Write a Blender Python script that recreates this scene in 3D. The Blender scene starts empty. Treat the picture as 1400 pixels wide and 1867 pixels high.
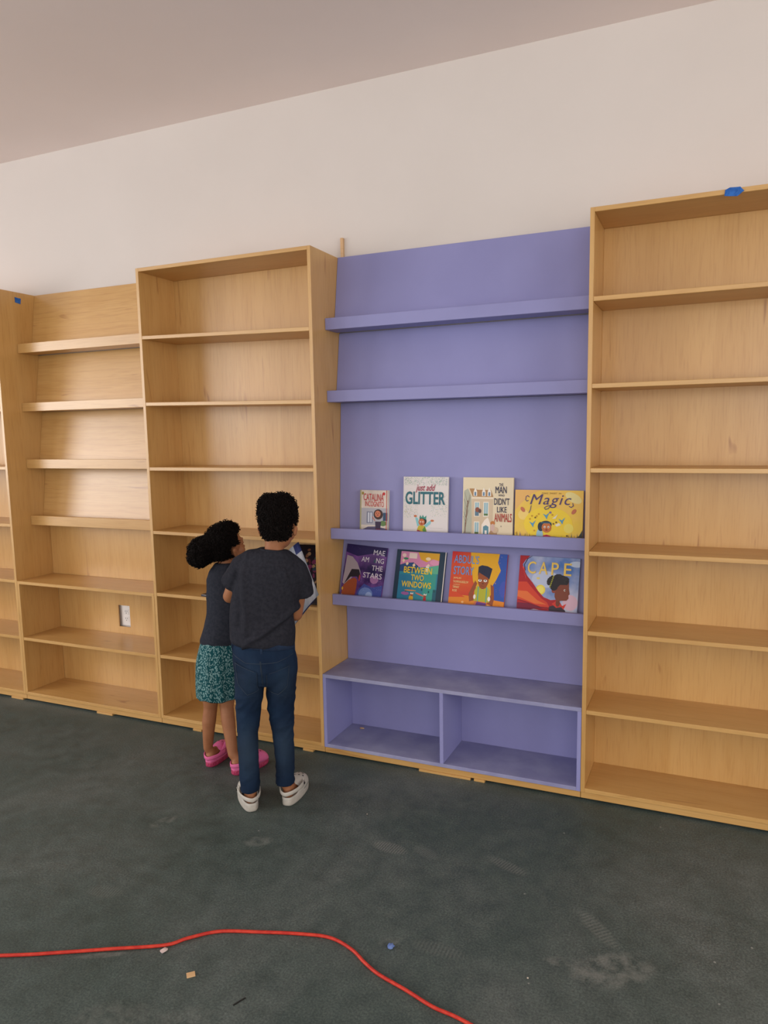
import bpy, bmesh, math, random
from mathutils import Vector, Matrix, noise, Euler
from mathutils.bvhtree import BVHTree
random.seed(7)
PI = math.pi
SC = bpy.context.scene
COL = SC.collection

# ------------------------------------------------------------------ camera
cam_d = bpy.data.cameras.new('camera'); cam = bpy.data.objects.new('camera', cam_d); COL.objects.link(cam)
R_ = Vector((0.91829567, 0.39557509, -0.01591851)); U_ = Vector((-0.03503815, 0.12125785, 0.9920025)); F_ = Vector((-0.39434171, 0.9103938, -0.12521078))
m = Matrix((R_, U_, -F_)).transposed().to_4x4(); m.translation = Vector((2.433357, -2.701517, 1.409133))
cam.matrix_world = m
cam_d.sensor_fit = 'HORIZONTAL'; cam_d.sensor_width = 36.0; cam_d.lens = 1326.73/1400*36
cam_d.shift_x = (700-716.47)/1400; cam_d.shift_y = (958.6-933.5)/1400
cam_d.clip_start = .05; cam_d.clip_end = 60
SC.camera = cam

# ------------------------------------------------------------------ light, world, exposure
SC.view_settings.view_transform = 'Standard'; SC.view_settings.look = 'None'; SC.view_settings.gamma = 1
SC.view_settings.exposure = -0.58
try: SC.view_settings.use_curve_mapping = False
except Exception: pass
SC.cycles.max_bounces = 10; SC.cycles.diffuse_bounces = 6
w = bpy.data.worlds.new('world'); SC.world = w; w.use_nodes = True
w.node_tree.nodes['Background'].inputs[0].default_value = (.75, .87, 1, 1); w.node_tree.nodes['Background'].inputs[1].default_value = 1.2
def area(name, loc, rot, sx, sy, power, color):
    l = bpy.data.lights.new(name, 'AREA'); l.shape = 'RECTANGLE'; l.size = sx; l.size_y = sy; l.energy = power; l.color = color
    o = bpy.data.objects.new(name, l); COL.objects.link(o); o.location = loc; o.rotation_euler = rot
    return o
# daylight through the left windows and the storefront glass behind the camera
area('daylight_left_window', (-3.42, -2.45, 1.75), (0, -PI/2, 0), 1.6, 1.7, 112, (1, .97, .96))
area('daylight_left_window_two', (-3.42, -4.9, 1.75), (0, -PI/2, 0), 1.6, 2.2, 110, (1, .97, .95))
area('daylight_front_window', (-.6, -6.42, 1.6), (PI/2, 0, 0), 3.4, 2.1, 74, (1, .94, .88))
area('daylight_front_window_two', (4.0, -6.42, 1.6), (PI/2, 0, 0), 2.6, 2.1, 120, (1, .93, .86))
area('daylight_right_window', (6.12, -3.0, 1.6), (0, PI/2, 0), 1.9, 3.0, 130, (1, .93, .86))

# ------------------------------------------------------------------ materials
def mat(name, color, rough=.6, spec=.3, metal=0, sheen=0):
    m = bpy.data.materials.new(name); m.use_nodes = True
    b = m.node_tree.nodes['Principled BSDF']
    b.inputs['Base Color'].default_value = (*color, 1); b.inputs['Roughness'].default_value = rough
    b.inputs['Specular IOR Level'].default_value = spec; b.inputs['Metallic'].default_value = metal
    if sheen: b.inputs['Sheen Weight'].default_value = sheen
    return m
def nd(m, typ, **k):
    n = m.node_tree.nodes.new(typ)
    for a, v in k.items():
        if a in ('op',): n.operation = v
        else: n.inputs[a].default_value = v
    return n
def lk(m, a, b): m.node_tree.links.new(a, b)
def ramp(m, stops):
    n = m.node_tree.nodes.new('ShaderNodeValToRGB'); e = n.color_ramp.elements
    while len(e) < len(stops): e.new(.5)
    for i, (p, c) in enumerate(stops):
        e[i].position = p; e[i].color = (*c, 1)
    return n
def coords(m, scale=(1, 1, 1), rnd=0.0, kind='Object'):
    tc = m.node_tree.nodes.new('ShaderNodeTexCoord'); mp = m.node_tree.nodes.new('ShaderNodeMapping')
    mp.inputs['Scale'].default_value = scale; lk(m, tc.outputs[kind], mp.inputs['Vector'])
    if rnd:
        oi = m.node_tree.nodes.new('ShaderNodeObjectInfo'); mu = nd(m, 'ShaderNodeMath', op='MULTIPLY'); mu.inputs[1].default_value = rnd
        lk(m, oi.outputs['Random'], mu.inputs[0]); lk(m, mu.outputs[0], mp.inputs['Location'])
    return mp.outputs[0]
def bump(m, h, strength, dist=.002):
    b = nd(m, 'ShaderNodeBump', Strength=strength, Distance=dist); lk(m, h, b.inputs['Height'])
    lk(m, b.outputs[0], m.node_tree.nodes['Principled BSDF'].inputs['Normal'])
def noisy(name, c1, c2, scale, rough=.6, detail=4, stretch=(1, 1, 1), b=0, spec=.3, rnd=0, lo=.35, hi=.65):
    m = mat(name, c1, rough, spec)
    v = coords(m, stretch, rnd); n = nd(m, 'ShaderNodeTexNoise', Scale=scale, Detail=detail); lk(m, v, n.inputs['Vector'])
    r = ramp(m, [(lo, c1), (hi, c2)]); lk(m, n.outputs['Fac'], r.inputs[0])
    lk(m, r.outputs[0], m.node_tree.nodes['Principled BSDF'].inputs['Base Color'])
    if b: bump(m, n.outputs['Fac'], b)
    return m
def wood(name, axis, light=(.61, .365, .128), dark=(.555, .315, .098), fig=0.0):
    m = mat(name, light, .34, .8)
    st = {'z': (9, 9, .8), 'x': (.8, 9, 9)}[axis]
    v = coords(m, st, 40)
    n1 = nd(m, 'ShaderNodeTexNoise', Scale=1.3, Detail=5, Roughness=.55, Distortion=.6 + fig); lk(m, v, n1.inputs['Vector'])
    r1 = ramp(m, [(.30, dark), (.62, light)]); lk(m, n1.outputs['Fac'], r1.inputs[0])
    # fine pores along the grain
    st2 = {'z': (160, 160, 9), 'x': (9, 160, 160)}[axis]
    v2 = coords(m, st2, 40); n2 = nd(m, 'ShaderNodeTexNoise', Scale=1.0, Detail=3); lk(m, v2, n2.inputs['Vector'])
    r2 = ramp(m, [(.28, (.90, .86, .80)), (.5, (1, 1, 1))]); lk(m, n2.outputs['Fac'], r2.inputs[0])
    # cross-grain flame figure and slow tone drift
    st3 = {'z': (2.2, 2.2, 1.2), 'x': (1.2, 2.2, 2.6)}[axis]
    v3 = coords(m, st3, 25); n3 = nd(m, 'ShaderNodeTexNoise', Scale=1.4, Detail=2); lk(m, v3, n3.inputs['Vector'])
    r3 = ramp(m, [(.3, (.90, .88, .85)), (.7, (1.0, 1.0, 1.0))]); lk(m, n3.outputs['Fac'], r3.inputs[0])
    # rare mineral streaks
    st4 = {'z': (26, 26, 3.2), 'x': (3.2, 26, 26)}[axis]
    v4 = coords(m, st4, 90); n4 = nd(m, 'ShaderNodeTexNoise', Scale=1.0, Detail=2, Distortion=.8); lk(m, v4, n4.inputs['Vector'])
    r4 = ramp(m, [(.70, (1, 1, 1)), (.80, (.62, .47, .36))]); lk(m, n4.outputs['Fac'], r4.inputs[0])
    prev = r1.outputs[0]
    for r in (r2, r3, r4):
        mx = m.node_tree.nodes.new('ShaderNodeMix'); mx.data_type = 'RGBA'; mx.blend_type = 'MULTIPLY'; mx.inputs[0].default_value = 1
        lk(m, prev, mx.inputs[6]); lk(m, r.outputs[0], mx.inputs[7]); prev = mx.outputs[2]
    if fig:   # flat-sawn cathedral lines
        v5 = coords(m, {'z': (5, 5, 1.0), 'x': (1.6, 5, 7)}[axis], 30)
        wv = m.node_tree.nodes.new('ShaderNodeTexWave'); wv.bands_direction = 'Z' if axis == 'x' else 'X'
        wv.inputs['Scale'].default_value = 1.4; wv.inputs['Distortion'].default_value = 9; wv.inputs['Detail'].default_value = 2; wv.inputs['Detail Scale'].default_value = .6
        lk(m, v5, wv.inputs['Vector'])
        r5 = ramp(m, [(.0, (.86, .80, .72)), (.16, (1, 1, 1))]); lk(m, wv.outputs['Fac'], r5.inputs[0])
        mx = m.node_tree.nodes.new('ShaderNodeMix'); mx.data_type = 'RGBA'; mx.blend_type = 'MULTIPLY'; mx.inputs[0].default_value = .4
        lk(m, prev, mx.inputs[6]); lk(m, r5.outputs[0], mx.inputs[7]); prev = mx.outputs[2]
    lk(m, prev, m.node_tree.nodes['Principled BSDF'].inputs['Base Color'])
    return m
WV = wood('maple_vertical_grain', 'z'); WX = wood('maple_long_grain', 'x'); WF = wood('maple_flat_sawn', 'x', fig=1.2)
EDGE = wood('maple_edge', 'x', light=(.70, .46, .24), dark=(.63, .39, .19))
PURP = noisy('lavender_paint', (.25, .252, .49), (.275, .278, .53), 3, rough=.42, b=.05)
PURPT = noisy('lavender_paint_dusty', (.235, .238, .41), (.33, .335, .50), 7, rough=.55, detail=6)
WALLM = noisy('warm_white_wall_paint', (.655, .605, .57), (.675, .625, .59), 2, rough=.85, b=.03)
CEILM = noisy('ceiling_paint', (.86, .755, .72), (.88, .775, .74), 2, rough=.9)
SKIN = noisy('brown_skin', (.295, .118, .052), (.335, .142, .065), 20, rough=.55, b=.03)
HAIR = mat('black_curly_hair', (.0055, .0036, .0032), .75, .12)
TEE = noisy('charcoal_jersey', (.019, .020, .027), (.027, .028, .037), 90, rough=.95, b=.15, spec=.1)
TEE2 = noisy('dark_navy_jersey', (.022, .025, .035), (.032, .035, .047), 90, rough=.95, b=.15, spec=.1)
WHITE = mat('white_plastic', (.78, .76, .74), .4, .4); BLACK = mat('black', (.01, .01, .012), .5)
PAPER = noisy('book_pages', (.75, .73, .68), (.6, .58, .53), 4, rough=.8, stretch=(1, 200, 1))
BLUET = noisy('blue_painters_tape', (.015, .09, .36), (.03, .15, .5), 60, rough=.7, b=.4)

def floor_mat():
    m = mat('dusty_dark_green_concrete', (.05, .07, .065), .5, .35)
    N = m.node_tree.nodes
    v = coords(m); n1 = nd(m, 'ShaderNodeTexNoise', Scale=1.1, Detail=9, Roughness=.65, Distortion=.4); lk(m, v, n1.inputs['Vector'])
    r1 = ramp(m, [(.25, (.040, .064, .058)), (.48, (.064, .086, .081)), (.68, (.098, .117, .112)), (.85, (.14, .158, .155))]); lk(m, n1.outputs['Fac'], r1.inputs[0])
    n2 = nd(m, 'ShaderNodeTexNoise', Scale=14, Detail=8, Roughness=.75); lk(m, v, n2.inputs['Vector'])
    r2 = ramp(m, [(.3, (.72, .75, .75)), (.7, (1.3, 1.27, 1.25))]); lk(m, n2.outputs['Fac'], r2.inputs[0])
    mx = N.new('ShaderNodeMix'); mx.data_type = 'RGBA'; mx.blend_type = 'MULTIPLY'; mx.inputs[0].default_value = 1
    lk(m, r1.outputs[0], mx.inputs[6]); lk(m, r2.outputs[0], mx.inputs[7]); prev = mx.outputs[2]
    # fine gritty grain
    n5 = nd(m, 'ShaderNodeTexNoise', Scale=170, Detail=3, Roughness=.8); lk(m, v, n5.inputs['Vector'])
    r5 = ramp(m, [(.32, (.60, .62, .62)), (.5, (1, 1, 1)), (.70, (1.6, 1.55, 1.5))]); lk(m, n5.outputs['Fac'], r5.inputs[0])
    mx = N.new('ShaderNodeMix'); mx.data_type = 'RGBA'; mx.blend_type = 'MULTIPLY'; mx.inputs[0].default_value = 1
    lk(m, prev, mx.inputs[6]); lk(m, r5.outputs[0], mx.inputs[7]); prev = mx.outputs[2]
    # small white specks of plaster dust
    vo = nd(m, 'ShaderNodeTexVoronoi', Scale=9.0); lk(m, v, vo.inputs['Vector'])
    r3 = ramp(m, [(.022, (1, 1, 1)), (.035, (0, 0, 0))]); lk(m, vo.outputs['Distance'], r3.inputs[0])
    def mixc(fac, col, prev, k):
        mu = nd(m, 'ShaderNodeMath', op='MULTIPLY'); mu.inputs[1].default_value = k; lk(m, fac, mu.inputs[0])
        x = N.new('ShaderNodeMix'); x.data_type = 'RGBA'; lk(m, mu.outputs[0], x.inputs[0]); lk(m, prev, x.inputs[6]); x.inputs[7].default_value = (*col, 1)
        return x.outputs[2]
    prev = mixc(r3.outputs[0], (.45, .45, .42), prev, .45)
    # dusty shoe prints and smudges: x, y, half length, half width, angle, strength, ridged
    marks = [(1.476, -.565, .075, .035, -.1, .5, 1), (1.60, -.545, .06, .03, -.3, .22, 1), (1.878, -.52, .08, .028, -.35, .4, 1), (2.19, -.72, .10, .03, -.8, .32, 1),
             (1.03, -.70, .06, .035, .5, .30, 0), (.63, -.72, .06, .03, 1.2, .35, 0), (.745, -1.12, .07, .035, .2, .22, 1), (2.25, -.87, .13, .07, .6, .40, 0),
             (2.12, -.89, .06, .02, .3, .3, 0), (1.66, -1.0, .05, .02, .9, .3, 0), (.95, -1.34, .08, .012, .5, .35, 0), (1.15, -1.50, .12, .07, .5, .2, 0), (1.33, -1.43, .1, .05, .2, .18, 0), (1.80, -.97, .09, .03, 0, .2, 1)]
    nm = nd(m, 'ShaderNodeTexNoise', Scale=28, Detail=6); lk(m, v, nm.inputs['Vector'])
    rn = ramp(m, [(.38, (0, 0, 0)), (.6, (1, 1, 1))]); lk(m, nm.outputs['Fac'], rn.inputs[0])
    for (x, y, a, b, ang, k, rid) in marks:
        mp = N.new('ShaderNodeMapping'); mp.vector_type = 'TEXTURE'; mp.inputs['Location'].default_value = (x, y, 0); mp.inputs['Rotation'].default_value = (0, 0, ang); mp.inputs['Scale'].default_value = (a, b, 1)
        lk(m, v, mp.inputs['Vector'])
        g = N.new('ShaderNodeTexGradient'); g.gradient_type = 'SPHERICAL'; lk(m, mp.outputs[0], g.inputs[0])
        rr = ramp(m, [(.0, (0, 0, 0)), (.35, (1, 1, 1))]); lk(m, g.outputs['Fac'], rr.inputs[0])
        mu = nd(m, 'ShaderNodeMath', op='MULTIPLY'); lk(m, rr.outputs[0], mu.inputs[0])
        if rid:
            wv = N.new('ShaderNodeTexWave'); wv.inputs['Scale'].default_value = 2.6; wv.inputs['Distortion'].default_value = 1.5; lk(m, mp.outputs[0], wv.inputs[0]); lk(m, wv.outputs['Fac'], mu.inputs[1])
        else: lk(m, rn.outputs[0], mu.inputs[1])
        prev = mixc(mu.outputs[0], (.34, .33, .30), prev, k*.62)
    B = N['Principled BSDF']; lk(m, prev, B.inputs['Base Color'])
    rr = ramp(m, [(.3, (.42, .42, .42)), (.7, (.72, .72, .72))]); lk(m, n2.outputs['Fac'], rr.inputs[0]); lk(m, rr.outputs[0], B.inputs['Roughness'])
    bump(m, n2.outputs['Fac'], .12, .003)
    return m
FLOORM = floor_mat()

# ------------------------------------------------------------------ helpers
def mesh_obj(name, bm, mats, parent=None, smooth=False, loc=None):
    me = bpy.data.meshes.new(name); bm.to_mesh(me); bm.free()
    for mm in (mats if isinstance(mats, (list, tuple)) else [mats]): me.materials.append(mm)
    if smooth: me.polygons.foreach_set('use_smooth', [True]*len(me.polygons))
    o = bpy.data.objects.new(name, me); COL.objects.link(o)
    if parent: o.parent = parent
    if loc is not None: o.location = loc
    return o
def empty(name, loc, rz=0, rx=0):
    o = bpy.data.objects.new(name, None); COL.objects.link(o); o.location = loc; o.rotation_euler = (rx, 0, rz); o.empty_display_size = .05
    return o
def tag(o, label, cat, group=None):
    o['label'] = label; o['category'] = cat
    if group: o['group'] = group
    return o
def add_box(bm, x0, x1, y0, y1, z0, z1, mi=0):
    vs = [bm.verts.new((x, y, z)) for x in (x0, x1) for y in (y0, y1) for z in (z0, z1)]
    for f in ((0, 1, 3, 2), (4, 6, 7, 5), (0, 4, 5, 1), (2, 3, 7, 6), (0, 2, 6, 4), (1, 5, 7, 3)):
        bm.faces.new([vs[i] for i in f]).material_index = mi
    return vs
def box(name, x0, x1, y0, y1, z0, z1, m, parent=None, bev=.0009, dzr=0, hexa=None):
    bm = bmesh.new(); vs = add_box(bm, x0, x1, y0, y1, z0, z1)
    if dzr:
        for v in vs:
            if v.co.x > (x0+x1)/2: v.co.z += dzr
    if bev: bmesh.ops.bevel(bm, geom=list(bm.edges), offset=bev, segments=1, affect='EDGES')
    bmesh.ops.recalc_face_normals(bm, faces=bm.faces)
    return mesh_obj(name, bm, m, parent)
def slab(name, x0, x1, prof, m, parent=None, bev=.0008):
    """extrude a (y, z) outline along x"""
    bm = bmesh.new(); a = [bm.verts.new((x0, y, z)) for y, z in prof]; b = [bm.verts.new((x1, y, z)) for y, z in prof]
    bm.faces.new(a); bm.faces.new(b[::-1]); n = len(prof)
    for i in range(n): bm.faces.new((a[i], b[i], b[(i+1) % n], a[(i+1) % n]))
    bmesh.ops.recalc_face_normals(bm, faces=bm.faces)
    if bev: bmesh.ops.bevel(bm, geom=list(bm.edges), offset=bev, segments=1, affect='EDGES')
    return mesh_obj(name, bm, m, parent)
def struct(name, bm, m):
    bmesh.ops.recalc_face_normals(bm, faces=bm.faces)
    o = mesh_obj(name, bm, m); o['kind'] = 'structure'; return o

# ------------------------------------------------------------------ room shell
XL, XR, YF, YW, ZC = -3.5, 6.2, -6.5, .272, 2.889
T = .12
def sbox(name, *a):
    *b, m = a; bm = bmesh.new(); add_box(bm, *b); return struct(name, bm, m)
sbox('floor', XL-T, XR+T, YF-T, YW+T, -.1, 0, FLOORM)
sbox('ceiling', XL-T, XR+T, YF-T, YW+T, ZC, ZC+.1, CEILM)
sbox('wall_back', XL, XR, YW, YW+T, 0, ZC, WALLM)
def holed(name, axis, c0, c1, a0, a1, holes):
    """wall with rectangular openings; a = along the wall, holes = (a0, a1, z0, z1)"""
    bm = bmesh.new()
    def q(u0, u1, z0, z1):
        if axis == 'x': add_box(bm, c0, c1, u0, u1, z0, z1)
        else: add_box(bm, u0, u1, c0, c1, z0, z1)
    u = a0
    for (h0, h1, z0, z1) in holes:
        q(u, h0, 0, ZC); q(h0, h1, 0, z0); q(h0, h1, z1, ZC); u = h1
    q(u, a1, 0, ZC)
    return struct(name, bm, WALLM)
holed('wall_left', 'x', XL-T, XL, YF-T, YW+T, [(-6.0, -3.8, .9, 2.6), (-3.3, -1.6, .9, 2.6)])
holed('wall_front', 'y', YF-T, YF, XL, XR, [(-2.4, 1.2, .5, 2.7), (2.6, 5.4, .5, 2.7)])
def window(n, axis, c, a0, a1, z0, z1):
    fr = bmesh.new(); w_ = .05
    segs = [(a0, a1, z0, z0+w_), (a0, a1, z1-w_, z1), (a0, a0+w_, z0+w_, z1-w_), (a1-w_, a1, z0+w_, z1-w_), ((a0+a1)/2-.02, (a0+a1)/2+.02, z0+w_, z1-w_)]
    for (p, q, r, s) in segs:
        if axis == 'x': add_box(fr, c-.03, c+.03, p, q, r, s)
        else: add_box(fr, p, q, c-.03, c+.03, r, s)
    return struct('window_%d' % n, fr, WHITE)
holed('wall_right', 'x', XR, XR+T, YF-T, YW+T, [(-4.6, -1.4, .6, 2.6)])
window(1, 'x', XL-.07, -3.3, -1.6, .9, 2.6); window(2, 'y', YF-.07, -2.4, 1.2, .5, 2.7); window(3, 'y', YF-.07, 2.6, 5.4, .5, 2.7); window(4, 'x', XL-.07, -6.0, -3.8, .9, 2.6); window(5, 'x', XR+.07, -4.6, -1.4, .6, 2.6)

# ------------------------------------------------------------------ bookcases
t = .0158; HT = 2.1773; D = .25; B0 = .0524; BB = B0-t
AS = [1.8753, 1.5728, 1.2712, .9693, .6674, .3592]
def plinth(x0, x1, r):
    return box('plinth', x0+.001, x1-.001, .006, .03, BB-.0264, BB-.0002, WX, r)
def tall_case(x0, x1, shelves, label, tilt=None):
    r = empty('bookcase', (x0, 0, 0)); W = x1-x0; e = .0004
    box('side_panel', e, t, 0, D, BB, HT, WV, r); box('side_panel', W-t, W-e, 0, D, BB, HT, WV, r)
    box('top_panel', t, W-t, 0, D, HT-t, HT, WX, r); box('bottom_panel', t, W-t, 0, D, BB, B0, WX, r)
    for i, z in enumerate(shelves):
        dz = (tilt or {}).get(i, 0)
        box('shelf', t+.0003, W-t-.0003, .001, D-.008, z-t, z, WX, r, dzr=dz)
    box('back_panel', t, W-t, D-.008, D-.001, B0, HT-t, WV, r)
    plinth(0, W, r)
    return tag(r, label, 'bookcase', None)
tall_case(-.9271-.9144, -.9271, AS, 'maple plywood bookcase cut off by the left edge of the photo')
tall_case(0, .9144, AS, 'tall maple plywood bookcase behind the two children', tilt={0: -.021, 1: -.017, 3: -.006, 5: .003})
tall_case(2.0277, 2.0277+.93, [1.8768, 1.5752, 1.2747, .9699, .6693, .3630], 'maple plywood bookcase to the right of the lavender display unit')

def lips(x0, x1, zs, yf, panels, m, r, mback):
    for (zt, zb) in zs:
        yb = .24
        for (p0, p1) in panels:       # ledge reaches back to the leaning panel above it
            if p1[1]-.02 < zb+.05 < p0[1]: yb = p1[0]+.002
        lg = box('ledge', x0, x1, yf+t, yb+.02, zb, zb+t, m, r)
        box('front_lip', x0, x1, yf, yf+t-.0002, zb, zt, m, r)
    for (p0, p1) in panels:
        slab('back_panel', x0, x1, [p0, (p0[0]+.009, p0[1]), (p1[0]+.009, p1[1]), p1], mback, r)

# maple display unit between two bookcases
X0 = -.9271
r = empty('display_unit', (X0, 0, 0)); W = .9271; e = .0006
zs = [(1.9097, 1.8617), (1.603, 1.5587), (1.305, 1.2569), (1.0022, .9515)]
pan = [((.2490, HT), (.2054, 1.8780)), ((.2480, 1.8612), (.2046, 1.5750)), ((.2440, 1.5582), (.1996, 1.2730)), ((.2370, 1.2564), (.197, .9677))]
lips(e, W-e, zs, .118, pan, WX, r, WF)
box('back_panel', e, W-e, .238, .247, .663, .951, WV, r)
box('side_panel', e, t, .0, D, BB, .663-t, WV, r); box('side_panel', W-t, W-e, .0, D, BB, .663-t, WV, r)
box('top_panel', e, W-e, 0, D-.012, .663-t, .663, WX, r)
box('shelf', t, W-t, .001, D-.002, .3560-t, .3560, WX, r)
box('bottom_panel', t, W-t, 0, D, BB, B0, WX, r)
bm = bmesh.new()   # lower back with the cut-out for the outlet
hx0, hx1, hz0, hz1 = .4490, .5290, .3945, .5130
for a in ((t, hx0, B0, .647), (hx1, W-t, B0, .647), (hx0, hx1, B0, hz0), (hx0, hx1, hz1, .647)): add_box(bm, a[0], a[1], .2500, .2570, a[2], a[3])
mesh_obj('back_panel', bm, WV, r)
plinth(0, W, r)
tag(r, 'maple plywood display unit with four narrow lipped ledges and a power outlet cut-out', 'display shelf')

# lavender display unit with bench
X1, X2 = .9144, 2.0277
r = empty('display_unit', (X1, 0, 0)); W = X2-X1
zs = [(1.9020, 1.8535), (1.5980, 1.5495), (1.0010, .9540), (.7045, .6570)]
pan = [((.2410, HT), (.1920, 1.8700)), ((.2380, 1.8530), (.1935, 1.5660)), ((.2360, 1.5490), (.1965, .9705)), ((.2390, .9536), (.1720, .6740))]
lips(e, W-e, zs, .110, pan, PURP, r, PURP)
box('back_panel', e, W-e, .247, .256, .3701, .6560, PURP, r)
BZ = .3701
box('bench_top', e, W-e, 0, .247, BZ-t, BZ, [PURPT], r)
box('side_panel', e, t, 0, D, BB, BZ-t, PURP, r); box('side_panel', W-t, W-e, 0, D, BB, BZ-t, PURP, r)
xd = 1.4646-X1; box('divider', xd-t/2, xd+t/2, 0, D-.003, B0, BZ-t, PURP, r)
box('bottom_panel', t, W-t, 0, D, BB, B0, PURPT, r)
box('back_panel', t, W-t, .2475, .2555, B0, BZ-t, PURP, r)
plinth(0, W, r)
tag(r, 'lavender painted display unit with picture book ledges above an open bench', 'display shelf')

# shims under the plinths
for i, (x, w_, lab) in enumerate([(-.372, .105, 'flat plywood shim under the unit with the power outlet'), (.215, .05, 'flat plywood shim under the bookcase beside the smaller child'), (.828, .052, 'flat plywood shim under the bookcase right of the boy'),
                                  (1.475, .225, 'longer plywood shim under the left half of the lavender bench'), (1.625, .045, 'short plywood shim under the right half of the lavender bench'), (-1.0, .09, 'plywood shim under the leftmost bookcase')]):
    o = box('wood_shim', -w_/2, w_/2, .002, .05, 0, .0100, WX); o.location = (x, 0, 0); tag(o, lab, 'wood shim')
o = box('wood_strip', .9215, .9345, .2565, .2715, 1.9, 2.263, EDGE); tag(o, 'thin wooden strip standing up behind the top left corner of the lavender unit', 'wood strip')

# outlet
r = empty('power_outlet', (-.4375, YW, .4545))
box('wall_plate', -.0345, .0345, -.006, -.0005, -.057, .057, WHITE, r, bev=.002)
for s in (-1, 1):
    rc = box('receptacle', -.0165, .0165, -.0078, -.006, s*.0195-.014, s*.0195+.014, WHITE, r)
    bm = bmesh.new()
    add_box(bm, -.007, -.005, -.0083, -.0077, s*.0195-.001, s*.0195+.008); add_box(bm, .005, .007, -.0083, -.0077, s*.0195-.001, s*.0195+.008); add_box(bm, -.002, .002, -.0083, -.0077, s*.0195-.009, s*.0195-.005)
    mesh_obj('socket_slots', bm, BLACK, rc)
tag(r, 'white double power outlet on the wall seen through the plywood cut-out', 'power outlet')

# painter's tape
def crumple(name, outline, th, amp, m, loc, rot, label, cat):
    bm = bmesh.new(); vs = [bm.verts.new((x, 0, z)) for x, z in outline]; f = bm.faces.new(vs)
    bmesh.ops.triangulate(bm, faces=[f]); bmesh.ops.subdivide_edges(bm, edges=list(bm.edges), cuts=3, use_grid_fill=True)
    for v in bm.verts: v.co.y += amp*noise.noise(v.co*140)
    g = bmesh.ops.solidify(bm, geom=list(bm.faces), thickness=th)
    o = mesh_obj(name, bm, m, None, loc=loc); o.rotation_euler = rot; return tag(o, label, cat)
crumple('tape_piece', [(-.017, -.012), (.016, -.016), (.019, .012), (.004, .013), (-.018, .015)], .0006, .0015, BLUET, (-.9258+.0005, .1425, 2.1356), (0, 0, PI/2), 'small square of blue tape stuck on the side of the leftmost bookcase', 'tape')
crumple('tape_piece', [(-.028, -.012), (-.006, -.016), (.010, -.018), (.030, -.003), (.018, .010), (-.012, .012), (-.026, .006)], .0008, .004, BLUET, (2.4797, -.0035, 2.1683), (0, 0, 0), 'torn blue tape wrapped over the top edge of the right bookcase', 'tape')

# ------------------------------------------------------------------ picture books
_cm = {}
def flat(c, rough=.38):
    k = tuple(round(v, 3) for v in c)
    if k not in _cm: _cm[k] = mat('ink_%d' % len(_cm), c, rough, .3)
    return _cm[k]
def s2l(r, g, b): return tuple(((v/255)/12.92 if v/255 <= .04045 else ((v/255+.055)/1.055)**2.4) for v in (r, g, b))
class Art:
    def __init__(s, w, h): s.bm = bmesh.new(); s.w = w; s.h = h; s.m = []; s.k = 0
    def mi(s, c):
        mm = c if isinstance(c, bpy.types.Material) else flat(s2l(*c))
        if mm not in s.m: s.m.append(mm)
        return s.m.index(mm)
    def poly(s, pts, c):
        s.k += 1; y = -.00025-s.k*.000025
        vs = [s.bm.verts.new((min(max(x, 0), 1)*s.w, y, min(max(z, 0), 1)*s.h)) for x, z in pts]
        try: f = s.bm.faces.new(vs)
        except ValueError: return
        f.material_index = s.mi(c)
        f.normal_update()
        if f.normal.y > 0: f.normal_flip()
    def rect(s, x0, x1, z0, z1, c): s.poly([(x0, z0), (x1, z0), (x1, z1), (x0, z1)], c)
    def ell(s, cx, cz, rx, rz, c, n=20, rot=0):
        a = s.w/s.h; P = []
        for i in range(n):
            u, v = rx*math.cos(2*PI*i/n), rz*math.sin(2*PI*i/n)
            P.append((cx+u*math.cos(rot)-v*math.sin(rot)/a, cz+v*math.cos(rot)+u*math.sin(rot)*a))
        s.poly(P, c)
    def line(s, pts, wd, c):
        a = s.w/s.h
        for (x0, z0), (x1, z1) in zip(pts, pts[1:]):
            dx, dz = (x1-x0)*s.w, (z1-z0)*s.h; L = math.hypot(dx, dz) or 1e-6
            nx, nz = -dz/L*wd/2, dx/L*wd/2
            ex, ez = dx/L*wd*.25, dz/L*wd*.25
            q = [((x0*s.w-ex+nx)/s.w, (z0*s.h-ez+nz)/s.h), ((x0*s.w-ex-nx)/s.w, (z0*s.h-ez-nz)/s.h), ((x1*s.w+ex-nx)/s.w, (z1*s.h+ez-nz)/s.h), ((x1*s.w+ex+nx)/s.w, (z1*s.h+ez+nz)/s.h)]
            s.poly(q, c)
    def specks(s, n, cols, x0, x1, z0, z1, r=.004, dens=None):
        for i in range(n):
            x, z = random.uniform(x0, x1), random.uniform(z0, z1)
            if dens and random.random() > dens(x, z): continue
            q = random.uniform(.5, 1.2)*r; a_ = random.uniform(0, PI)
            s.k -= 1
            s.poly([(x+q/s.w*math.cos(a_+j*2.1), z+q/s.h*math.sin(a_+j*2.1)) for j in range(3)], random.choice(cols))
    def done(s, parent): return mesh_obj('illustration', s.bm, s.m, parent)
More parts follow.
